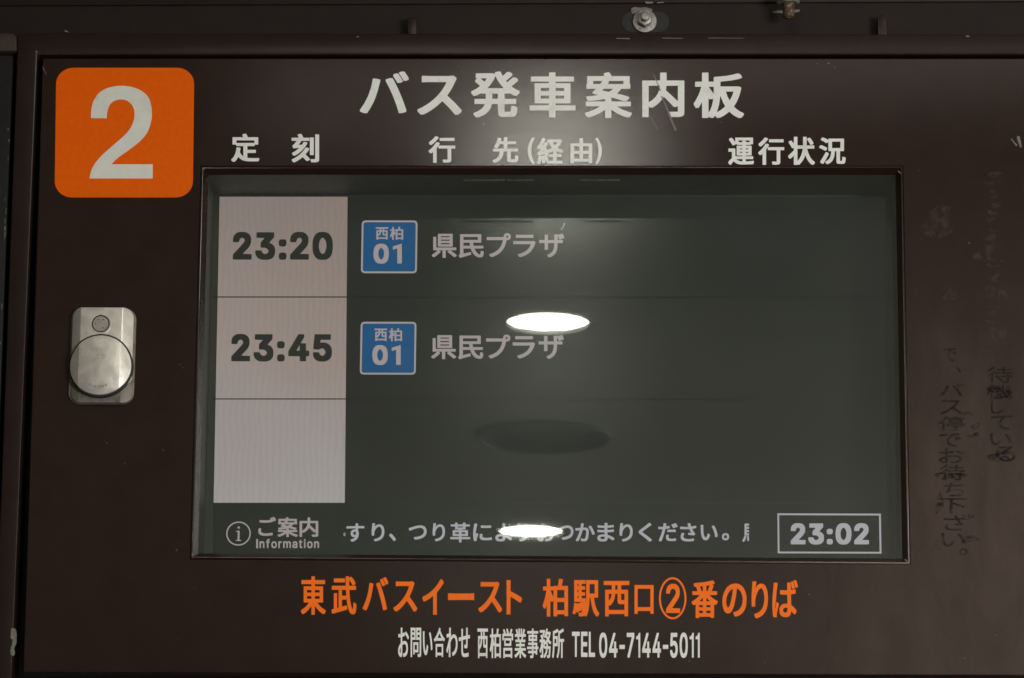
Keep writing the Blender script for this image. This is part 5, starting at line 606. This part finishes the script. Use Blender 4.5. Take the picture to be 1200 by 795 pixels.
for k, (bx, by) in enumerate(((424, 258.5), (422.7, 377.3))):
    a, b = P(bx, by, T1), P(bx+64.5, by+62, T1)
    R1 = [(p.x, p.z) for p in rounded(a.x, b.z, b.x, a.z, .0042)]
    a2, b2 = P(bx+2.1, by+2.1, T1), P(bx+62.4, by+59.9, T1)
    R2 = [(p.x, p.z) for p in rounded(a2.x, b2.z, b2.x, a2.z, .0026)]
    flat('badge_border', [R1, R2], T1, M['lcd_text'], scr, TH)
    flat('badge_field', [R2], T1+.0001, M['lcd_blue'], scr, TH)
    lettering('badge_lettering', 'S', [('西', bx+16.2, by+8, bx+31, by+22.7), ('柏', bx+33, by+7.5, bx+48.5, by+22.8)], T2, M['lcd_text'], scr, TH)
    text_run('badge_numerals', 'N', '01', bx+13.7, by+27.3, bx+46.9, by+50.7, T2, M['lcd_text'], scr, .11)
    dy = by-258.5; dx = (bx-424)*.5
    lettering('destination_lettering', 'S', [('県', 505.9+dx, 274.2+dy, 535.2+dx, 302.4+dy), ('民', 537.6+dx, 274.7+dy, 567+dx, 302.4+dy), ('プ', 570.4+dx, 273.6+dy, 598.6+dx, 301.5+dy),
        ('ラ', 601.4+dx, 275.3+dy, 627.5+dx, 301.5+dy), ('ザ', 631.8+dx, 274+dy, 661.3+dx, 302+dy)], T1, M['lcd_text'], scr, TH)
# footer of the screen
c0, r0 = P(279.5, 625.5, T1), .0131
G1 = [[(c0.x+r*math.cos(t*math.pi/32), c0.z+r*math.sin(t*math.pi/32)) for t in range(64)] for r in (r0, r0-.0014)]
u = .00089
ii = [(-3, -9), (3.4, -9), (3.4, -7.9), (1.3, -7.6), (1.3, 3.6), (-3, 3.2), (-3, 2.2), (-.9, 1.9), (-.9, -7.6), (-3, -7.9)]
G1 += [[(c0.x+x*u, c0.z+y*u) for x, y in ii], [(c0.x+.1*u+1.5*u*math.cos(t*.5236), c0.z+7.3*u+1.5*u*math.sin(t*.5236)) for t in range(12)]]
flat('information_symbol', G1, T1, M['lcd_text'], scr, TH)
lettering('notice_heading', 'S', [('ご', 302.7, 606, 323.4, 628.2), ('案', 325.2, 606.3, 349, 629.6), ('内', 351, 606.6, 373, 629.4)], T1, M['lcd_text'], scr, TH)
text_run('notice_heading_translation', 'I', 'Information', 300.2, 631.8, 373.9, 642.8, T1, M['lcd_text'], scr, .10)
tick = [('。', 402.6, 624.5, 404.8, 628.5), ('す', 406, 613.6, 427, 635), ('り', 435.5, 613.4, 450.5, 634.6), ('、', 456, 625.5, 464, 634.3), ('つ', 479, 615.9, 500, 632.6), ('り', 507, 613.4, 521.5, 634.6),
        ('革', 527.7, 612.6, 551, 636), ('に', 554.4, 613.8, 576.5, 634.4), ('よ', 580.5, 613.6, 600, 634.8), ('り', 606, 613.5, 620, 634.8), ('お', 629, 613.5, 650, 634.8), ('つ', 653, 616, 672, 632.8),
        ('か', 674.3, 613.5, 697, 634.6), ('ま', 700, 613, 720, 634.8), ('り', 726, 613.4, 741.5, 634.8), ('く', 748.5, 613, 764, 635), ('だ', 771.5, 613.3, 794, 634.7), ('さ', 797, 613.3, 816, 634.7),
        ('い', 821, 615.4, 841, 633.4), ('。', 846, 625, 854.4, 633.5), ('馬', 869.8, 613.8, 877.8, 635.2, 'K')]
lettering('ticker_lettering', 'S', tick, T1, M['lcd_tick'], scr, TH)
a, b = P(911, 601.8, T1), P(1033, 649, T1); a2, b2 = P(913, 603.9, T1), P(1030.8, 647, T1)
flat('clock_border', [[(a.x, a.z), (b.x, a.z), (b.x, b.z), (a.x, b.z)], [(a2.x, a2.z), (b2.x, a2.z), (b2.x, b2.z), (a2.x, b2.z)]], T1, M['lcd_tick'], scr, TH)
text_run('clock_numerals', 'N', '23:02', 926.7, 613.3, 1018.3, 638.4, T1, M['lcd_tick'], scr, .075)

# printed lettering on the door
V = -.00005
lettering('title_lettering', 'T', [('バ', 421.7, 84, 479, 133), ('ス', 489, 89, 541, 135), ('発', 552, 84, 609, 138), ('車', 620.5, 85, 674.5, 138), ('案', 685.5, 85, 740.5, 138.5), ('内', 752.6, 85.3, 802, 137.6), ('板', 813, 85.3, 871.8, 138.6)],
          V, M['letter_white'], BOARD, .00012, 'white title lettering over the screen', True)
lettering('column_heading', 'H', [('定', 271, 157, 304, 190), ('刻', 341.7, 157.2, 374, 190.5)], V, M['letter_white'], BOARD, .00012, 'white heading over the time column', True)
lettering('column_heading', 'H', [('行', 502.3, 160, 533.5, 191), ('先', 577.3, 161, 607.6, 191), ('(', 618.5, 161.5, 626.5, 192.3), ('経', 629.5, 162, 660, 192.5), ('由', 668.5, 162.3, 694, 191.7), (')', 697.8, 162, 705.2, 192.6)],
          V, M['letter_white'], BOARD, .00012, 'white heading over the destination column', True)
lettering('column_heading', 'H', [('運', 853.4, 161.5, 883.5, 193.5), ('行', 888.5, 161.5, 919, 193.5), ('状', 923.5, 160.5, 955, 193.5), ('況', 960, 161.5, 991, 192.6)], V, M['letter_white'], BOARD, .00012, 'white heading over the right hand column', True)
lettering('stop_name_lettering', 'E', [('東', 352.5, 675.5, 381.7, 720.7), ('武', 388.5, 675.5, 417.8, 720.2), ('バ', 425, 676.7, 455, 715.5), ('ス', 461, 681.5, 489, 717), ('イ', 495, 679, 520, 720.7), ('ー', 525, 695.4, 555.7, 703.6),
    ('ス', 560.5, 682, 588.5, 718), ('ト', 593.5, 680, 611.7, 720.3), ('柏', 636, 678.5, 665.7, 722.8), ('駅', 671, 680, 702.3, 722.8), ('西', 707.4, 681, 737.5, 722.7), ('口', 743.5, 685.8, 766, 719.7),
    ('2', 780.5, 684.3, 797, 718.7, 'P'), ('番', 810.5, 680.5, 841.2, 724.6), ('の', 846.5, 684, 875, 722.8), ('り', 880.7, 681.5, 900, 724.8), ('ば', 905, 680, 935, 723.7)], V, M['letter_orange'], BOARD, .00012, 'orange stop name under the screen', True)
cc = P(788.3, 701.3, V); k = .0009
flat('number_ring', [[(cc.x+rx*k*math.cos(t*math.pi/32), cc.z+rz*k*math.sin(t*math.pi/32)) for t in range(64)] for rx, rz in ((15.8, 24.6), (13.6, 22.2))], V, M['letter_orange'], BOARD, .00012)
foot = [(ch, x0, 735.8, x1, 770.3) for ch, x0, x1 in (('お', 466.5, 479.2), ('問', 481.2, 493.6), ('い', 495.5, 506.8), ('合', 508.5, 521.3), ('わ', 523, 536.2), ('せ', 537.6, 550.7))]
foot[2] = ('い', 495.5, 740, 506.8, 768)
foot += [(ch, x0, 736.8, x1, 771.5) for ch, x0, x1 in (('西', 559.5, 571.8), ('柏', 574, 587), ('営', 588.7, 601.3), ('業', 603, 616.5), ('事', 617.7, 631), ('務', 632.3, 646), ('所', 647, 661))]
lettering('contact_lettering', 'F', foot, V, M['letter_white'], BOARD, .00012, 'narrow white contact line at the foot of the door', True)
text_run('contact_abbreviation', 'P', 'TEL', 670.3, 740.5, 697.3, 770.2, V, M['letter_white'], BOARD, .07, .00012)
text_run('telephone_number', 'P', '04-7144-5011', 702, 741.5, 820, 771.2, V, M['letter_white'], BOARD, .09, .00012)

# orange number plate
pl = empty('number_plate', P(146, 156)); pl.parent = BOARD; pl.location = P(146, 156)-BOARD.location
pl['label'] = 'orange plate with rounded corners and a white number two'
def cell(u_, v_):      # bilinear over the plate's corners
    tl, tr, br, bl = P(66, 79.8), P(227.7, 79.8), P(226, 231.8), P(64, 231.8)
    return (bl*(1-u_)+br*u_)*(1-v_)+(tl*(1-u_)+tr*u_)*v_
rp = [cell(p.x, p.z) for p in rounded(0, 0, 1, 1, .125, 10)]
flat('plate_field', [[(p.x, p.z) for p in rp]], V, M['plate_orange'], pl, .0003)
two = [(320,417,1),(376,417,1),(377,396,0),(386,370,0),(403,356,0),(425,351,0),(448,356,0),(465,372,0),(473,396,0),(470,425,0),(457,455,0),(433,482,0),(395,515,0),(358,548,0),(333,578,0),(320,604,0),(315,629,1),
       (537,629,1),(537,579,1),(392,579,1),(414,557,0),(450,531,0),(490,500,0),(517,468,0),(531,430,0),(534,392,0),(526,352,0),(505,326,0),(470,309,0),(425,303,0),(382,310,0),(350,327,0),(329,357,0),(321,390,0)]
def cat(pts, k=5):
    out = []; n = len(pts)
    for i in range(n):
        p0, p1, p2, p3 = pts[i-1], pts[i], pts[(i+1) % n], pts[(i+2) % n]
        if p1[2] and p2[2]: out.append(p1[:2]); continue
        if p1[2]: p0 = p1
        if p2[2]: p3 = p2
        for j in range(k):
            t = j/k
            out.append(tuple(.5*(2*p1[a]+(p2[a]-p0[a])*t+(2*p0[a]-5*p1[a]+4*p2[a]-p3[a])*t*t+(3*p1[a]-p0[a]-3*p2[a]+p3[a])*t**3) for a in (0, 1)))
    return out
q = [P(x/3, y/3) for x, y in cat(two)]
flat('numeral', [[(p.x, p.z) for p in q]], V-.0006, M['plate_white'], pl, .0001)

# turning latch handle
LH = empty('latch_handle', P(118, 418)); LH.parent = BOARD; LH.location = P(118, 418)-BOARD.location
LH['label'] = 'worn satin metal latch with round turning grip and key cylinder'
def W_(x, y, d=0.0): return P(60+x/5.3, 340+y/5.3, d)       # coordinates of an enlarged view of the latch
def clip(poly, x, side):
    out = []; n = len(poly)
    for i in range(n):
        a, b = poly[i], poly[(i+1) % n]; ia, ib = (a[0]-x)*side >= 0, (b[0]-x)*side >= 0
        if ia: out.append(a)
        if ia != ib:
            t = (x-a[0])/(b[0]-a[0]); out.append((x, a[1]+t*(b[1]-a[1])))
    return out
def crown(name, poly, xl, xr, yf, drop, yb, mat, parent, r=.0006):
    """outline (x,z) given depth: flat between xl and xr, falling away to both sides by drop per metre"""
    def h(x): return yf + (max(0, xl-x)+max(0, x-xr))*drop
    out = [p for p in clip(clip(poly, -1e9, 1), 1e9, -1)]
    ring = []; n = len(poly)
    for i in range(n):
        a, b = poly[i], poly[(i+1) % n]; ring.append(a)
        cuts = [(x, (x-a[0])/(b[0]-a[0])) for x in (xl, xr) if (a[0]-x)*(b[0]-x) < 0]
        for x, t in sorted(cuts, key=lambda c: c[1]): ring.append((x, a[1]+t*(b[1]-a[1])))
    bm = bmesh.new(); vf = {}
    def vert(p):
        key = (round(p[0], 7), round(p[1], 7))
        if key not in vf: vf[key] = bm.verts.new((p[0], h(p[0]), p[1]))
        return vf[key]
    for a, s, b2, s2 in ((-9, 1, xl, -1), (xl, 1, xr, -1), (xr, 1, 9, -1)):
        q = clip(clip(poly, a, s), b2, s2); vs = []
        for p in q:
            v = vert(p)
            if v not in vs: vs.append(v)
        if len(vs) > 2: bm.faces.new(vs)
    back = [bm.verts.new((p[0], yb, p[1])) for p in ring]; fr = [vert(p) for p in ring]; m = len(ring)
    for i in range(m):
        j = (i+1) % m
        if fr[i] != fr[j]: bm.faces.new((fr[i], fr[j], back[j], back[i]))
    o = bm_obj(name, bm, mat, parent)
    b = o.modifiers.new('bevel', 'BEVEL'); b.width = r; b.segments = 3; b.limit_method = 'ANGLE'; b.angle_limit = math.radians(14)
    for p in o.data.polygons: p.use_smooth = True
    return o
def box_xz(x0, y0, x1, y1, d, r):
    a, b = W_(x0, y0, d), W_(x1, y1, d); return [(p.x, p.z) for p in rounded(a.x, b.z, b.x, a.z, r, 7)]
slab('base_plate', [Vector((x, 0, z)) for x, z in box_xz(128, 118, 514, 716, 0, .0125)], -.0035, 0.0, M['steel_dark'], LH, .0010)
yf = -.016
xl, xr = W_(176, 300, yf).x, W_(436, 300, yf).x
crown('lower_body', box_xz(126, 560, 499, 700, -.008, .010), xl, xr, -.008, .25, -.0034, M['steel_dark'], LH)
body = box_xz(131, 107, 495, 588, yf+.003, .0098)
crown('upper_body', body, xl, xr, yf+.003, .55, -.0034, M['steel'], LH)
cd = W_(304, 466, yf); rr = (W_(494, 466, yf).x-W_(115, 466, yf).x)/2
crown('gap_ring', [(cd.x+(rr+.0019)*math.cos(t*math.pi/36), cd.z+(rr+.0019)*math.sin(t*math.pi/36)) for t in range(72)], xl, xr, yf+.0013, .50, -.0040, M['black'], LH, .0001)
xl2, xr2 = W_(170, 450, yf).x, W_(426, 450, yf).x
crown('turning_grip', [(cd.x+rr*math.cos(t*math.pi/36), cd.z+rr*math.sin(t*math.pi/36)) for t in range(72)], xl2, xr2, yf, .42, -.0042, M['steel'], LH)
ck = W_(308, 211, yf+.003)
for nm, r1, r2, d, mt in (('cylinder_ring', .0110, .0096, .0004, 'steel'), ('cylinder_groove', .0096, .0082, .0002, 'black')):
    flat(nm, [[(ck.x+r*math.cos(t*math.pi/24), ck.z+r*math.sin(t*math.pi/24)) for t in range(48)] for r in (r1, r2)], yf+.003-.0001, M[mt], LH, d)
flat('cylinder_plug', [[(ck.x+.0082*math.cos(t*math.pi/24), ck.z+.0082*math.sin(t*math.pi/24)) for t in range(48)]], yf+.003-.0001, M['plug'], LH, .0002)
pts = []
for ang in (60, 180, 300, 120):
    a = math.radians(ang); x, z = ck.x+.0052*math.cos(a), ck.z+.0052*math.sin(a)
    pts.append([(x-.0007, z-.0004), (x+.0007, z-.0004), (x+.0007, z+.0004), (x-.0007, z+.0004)])
flat('key_slot', pts, yf+.0022, M['black'], LH, .0001)
# engraved maker's name along an arc
G = []
for i, ch in enumerate('TAKIGEN'):
    g = glyph('R'+ch); a, b, c, d = bounds(g); ang = math.radians(-112+i*7.2)
    ca = math.cos(ang+math.pi/2); sa = math.sin(ang+math.pi/2); R0 = rr*.70
    cx, cz = cd.x-.0012+R0*math.cos(ang), cd.z-.0005+R0*math.sin(ang)
    for co in g:
        G.append([(cx+((x-(a+c)/2)*ca-(y-.36)*sa)*.0036, cz+((x-(a+c)/2)*sa+(y-.36)*ca)*.0036) for x, y in co])
flat('maker_engraving', G, yf-.00003, M['black'], LH, .00003)

# wear on the door
flat_each('scratch', [stroke([(775, 113), (780, 123), (785.5, 138), (792, 153.5)], 1.8, 3.2)], -.0004, M['scratch'], BOARD, .00002)
flat_each('scratch', [stroke([(766, 87), (770, 97), (774, 107)], 1.0, 1.6), stroke([(762, 137), (768, 147), (771, 153)], .5, .3)], -.0004, M['scratch'], BOARD, .00002)
flat_each('paint_chip', [stroke([(1185, 163), (1189, 168), (1191.5, 171)], 1.2, 3.0), stroke([(1193, 160), (1194.5, 166), (1196.5, 173)], 3.4, 2.0)], -.0002, M['chip'], BOARD, .00003)
flat_each('paint_chip', [stroke([(50, 78), (52, 83), (54.5, 88)], .8, .5)], -.0002, M['scratch'], BOARD, .00003)
sp = []
for i in range(26):
    x, y = random.choice([(random.uniform(60, 1190), random.uniform(76, 190)), (random.uniform(60, 230), random.uniform(240, 780)), (random.uniform(1070, 1195), random.uniform(200, 780)), (random.uniform(240, 1060), random.uniform(665, 780))])
    r = random.uniform(.4, .9); sp.append(stroke([(x-r, y-r*.5), (x, y), (x+r, y+r*.7)], r, r*.6))
for x, y, r in ((957.5, 75, .9), (971, 74.5, 1.3), (978, 79, .9), (207, 645, .9)): sp.append(stroke([(x-r, y), (x, y-.3), (x+r, y+.4)], r*1.2, r))
tag(flat('dust_speck', sp, -.0002, M['scratch'], BOARD, .00002), kind='stuff')
c_ = []
for x, y, w in ((239, 198.5, 1.6), (226, 651.5, 1.6), (1054.5, 202.8, 2.0), (1062.5, 657.8, 2.0)): c_.append(stroke([(x-w, y-w), (x, y), (x+w*.6, y+w*.5)], 1.2, .8))
flat_each('corner_mark', c_, -.0008, M['chip'], BOARD, .00003)  # pale marks at the window corners; upper right one paints a highlight

# gum of a removed notice: dark strokes of its former letters, paler film around
res = [('バ', 1101, 450, 1129, 464), ('ス', 1101, 469, 1128, 486), ('停', 1100, 488, 1131, 505), ('で', 1101, 508, 1126, 524), ('お', 1100, 526, 1130, 543), ('待', 1101, 545, 1131, 563), ('ち', 1106, 566, 1130, 582),
       ('下', 1098, 584, 1133, 602), ('さ', 1106, 604, 1131, 622), ('い', 1103, 625, 1131, 641), ('。', 1124, 643, 1134, 651)]
res2 = [('待', 1156, 430, 1187, 449), ('機', 1156, 451, 1187, 468), ('し', 1161, 470, 1177, 485), ('て', 1161, 487, 1186, 504), ('い', 1160, 508, 1185, 522), ('る', 1166, 523, 1190, 541), ('で', 1105, 408, 1121, 424), ('、', 1121, 430, 1126, 437)]
lettering('notice_residue', 'G', res, -.00035, M['residue'], BOARD, .00002, 'dark ghost letters of a removed notice, left line', True)
lettering('notice_residue', 'G', res2, -.00035, M['residue'], BOARD, .00002, 'dark ghost letters of a removed notice, right line', True)
def blotch(cx, cy, rx, ry, n=22):
    o = []
    ph = [random.uniform(0, 6.28) for _ in range(4)]
    for i in range(n):
        a = 2*math.pi*i/n; k_ = 1+.22*math.sin(2*a+ph[0])+.16*math.sin(3*a+ph[1])+.10*math.sin(5*a+ph[2])
        p = P(cx+rx*k_*math.cos(a), cy+ry*k_*math.sin(a)); o.append((p.x, p.z))
    return o
for i, pl_ in enumerate([[blotch(1163+random.uniform(-3, 3), 205+i*9+random.uniform(-2, 2), random.uniform(4, 10), random.uniform(2, 4)) for i in range(24)] + [blotch(1100, 262, 20, 17)] + [blotch(1170, 345, 12, 5), blotch(1170, 392, 13, 8)], [blotch(1060+x, y, 9, 7) for x, y in ((52, 345), (92, 300), (40, 640))]]):
    flat_each('gum_film', pl_, -.0002, M['residue_pale'], BOARD, .00001)
flat_each('gum_smudge', [blotch(1136, 486, 7, 3), blotch(1140, 510, 7, 3), blotch(1100, 590, 5, 12), blotch(1137, 632, 8, 5), blotch(1172, 534, 13, 8), blotch(1134, 606, 7, 4), blotch(1170, 460, 14, 8), blotch(1143, 500, 5, 4), blotch(1112, 558, 16, 5)], -.00025, M['residue_dark'], BOARD, .00001)
# chips on the frame's edge
def free_chip(pts, y): return [[(P(x, yy, y).x, P(x, yy, y).z) for x, yy in pts]]
flat_each('paint_chip', free_chip([(13, 737), (15, 736), (18.5, 737.5), (19.5, 743), (19.3, 754), (18, 757), (16.5, 760), (17.5, 764), (17.3, 767), (15, 769.5), (12.6, 767), (12, 762), (14, 756), (14.8, 750), (12.4, 748)], -.0031), -.0031, M['chip'], BOARD, .00002)
flat_each('paint_chip', [stroke([(76, 36), (78.5, 37), (80, 38)], 1.6, .8, -.0033), stroke([(418, 43.6), (420.5, 43.2)], 1.6, 1.8, -.0033), stroke([(42, 60), (43.5, 62)], 1.6, 1.2, -.0033), stroke([(722, 45.2), (738, 45.5)], 1.0, 1.3, -.0033), stroke([(776, 44.8), (800, 45.2)], 1.3, .8, -.0033), stroke([(830, 44.8), (872, 45)], .6, .4, -.0033), stroke([(1132, 42.5), (1136, 43)], 1.4, 1.0, -.0033)], -.0033, M['chip'], BOARD, .00002)

# ================================================================ things round the board
CH = .034
chn = tag(empty('mounting_channel', P(600, 20, CH)), 'dark brown steel mounting channel above the board, with two small hooks and a slot', 'steel channel')
slab('back_web', QP([(-60, -60), (1260, -60), (1260, 62), (-60, 62)], CH), CH, CH+.004, M['channel'], chn)
slab('top_flange', QP([(-60, -60), (1260, -60), (1260, 1.5), (-60, 7)], CH-.003), CH-.003, CH-.0005, M['channel'], chn, .0006)
for x, y0 in ((482, 20), (1033, 17)):
    cs = QP([(x-5, y0+2), (x-2, y0), (x+5, y0+1.5), (x+6, y0+6), (x+6.5, 47), (x-4, 47)], CH-.016)
    slab('hook', cs, CH-.016, CH-.012, M['frame'], chn, .0008)
    a = QP([(x-5, y0+3), (x-2, y0+3), (x-1.5, 47), (x-4.5, 47)], CH-.012); slab('hook_stem', a, CH-.012, CH, M['frame'], chn, .0004)
a, b = P(729, 14, CH-.0002), P(784, 38, CH-.0002)
slab('bolt_slot', rounded(a.x, b.z, b.x, a.z, (a.z-b.z)/2-.0002, 8), CH-.0006, CH-.0002, M['black'], chn)

bt = tag(empty('hex_bolt', P(755, 24, CH)), 'small zinc hex bolt with round washer, in the slot above the title', 'bolt')
c = P(755.5, 24.5, CH-.004)
w = slab('washer', disc(c.x, c.z, .0130), CH-.0035, CH-.0007, M['zinc'], bt, .0006)
hx = [Vector((c.x+.0088*math.cos(math.radians(60*i+30)), 0, c.z+.0004+.0088*math.sin(math.radians(60*i+30)))) for i in range(6)]
slab('nut', hx, CH-.0115, CH-.0035, M['zinc'], bt, .0012)
slab('thread_end', disc(c.x+.0002, c.z+.0006, .0045, n=20), CH-.0175, CH-.0115, M['zinc'], bt, .0010)
flat('gum_patch', [[(P(x, y, CH-.0004).x, P(x, y, CH-.0004).z) for x, y in ((740, 10), (744, 8.5), (750, 9.5), (757, 8.8), (764, 11), (764.5, 14), (757, 15), (748, 15.5), (741, 16.5), (739.5, 13))]], CH-.0004, M['gum'], chn, .0003)
flat('gum_patch', [[(P(x, y, CH-.0036).x, P(x, y, CH-.0036).z) for x, y in ((756, 2), (765, 2.3), (765.5, 4.2), (757, 4.8))], [(P(x, y, CH-.0036).x, P(x, y, CH-.0036).z) for x, y in ((770, 3), (778, 2.5), (778, 3.6), (770, 4.2))]], CH-.0036, M['gum'], chn, .0002)

st = tag(empty('threaded_stud', P(924, 10, CH-.03)), 'short rusty threaded stud with pale nut hanging down over the channel', 'bolt')
def vring(x, y, pairs, n=24): return [[Vector((x+r*math.cos(2*math.pi*i/n), y+r*math.sin(2*math.pi*i/n), z)) for i in range(n)] for r, z in pairs]
sy = CH-.032; c = P(924, 13, sy); zt, zb = P(924, 1, sy).z, P(924, 21, sy).z
prs = [(.0001, zb-.0006), (.0048, zb)]; z = zb+.0004; kk = 0
while z < zt: prs.append((.0064 if kk % 2 else .0056, z)); z += .0009; kk += 1
prs.append((.0058, zt+.004)); o = loops_mesh('thread', vring(c.x, sy, prs), M['rust'], st)
for p in o.data.polygons: p.use_smooth = True
zn = P(924, 4.5, sy).z
o = loops_mesh('nut', vring(c.x, sy, [(.0068, zn), (.0112, zn), (.0122, zn+.001), (.0122, zn+.009), (.0068, zn+.009)], 6), M['zinc'], st)
flat('gum_patch', [[(P(x, y, CH-.0004).x, P(x, y, CH-.0004).z) for x, y in ((905, 14), (912, 12.5), (918, 13), (930, 12), (937, 11.5), (937, 14), (925, 16), (912, 15.5), (906, 15.8))]], CH-.0004, M['gum'], chn, .0002)

# neighbouring cabinet on the left
nb = tag(empty('neighbouring_cabinet', P(-20, 790, .0)), 'edge of a blackish green cabinet left of the board, with pale chips along its rim', 'cabinet')
slab('side_panel', QP([(-160, 64), (15.5, 64.5), (-13, 830), (-180, 830)], .001), .001, .05, M['neighbour'], nb, .0015)
slab('top_rail', [P(x, y, -.004) for x, y in ((-160, 39), (14, 39), (17.5, 41), (19.3, 45), (19.6, 60), (-160, 60))], -.004, .03, M['neighbour_rail'], nb, .0015)
ch = []
for i in range(26):
    y = random.choice([random.gauss(165, 22), random.gauss(262, 14), random.uniform(90, 470), random.gauss(478, 8)])
    x = 15.5-(y-64.5)*.0372-random.uniform(1, 3.2); l = random.uniform(.6, 3.5)
    ch.append(stroke([(x, y-l), (x+random.uniform(-.5, .5), y), (x-.2, y+l)], random.uniform(.5, 1.5), .4, .0008))
tag(flat('rim_chip', ch, .0008, M['chip'], nb, .00003), kind='stuff')
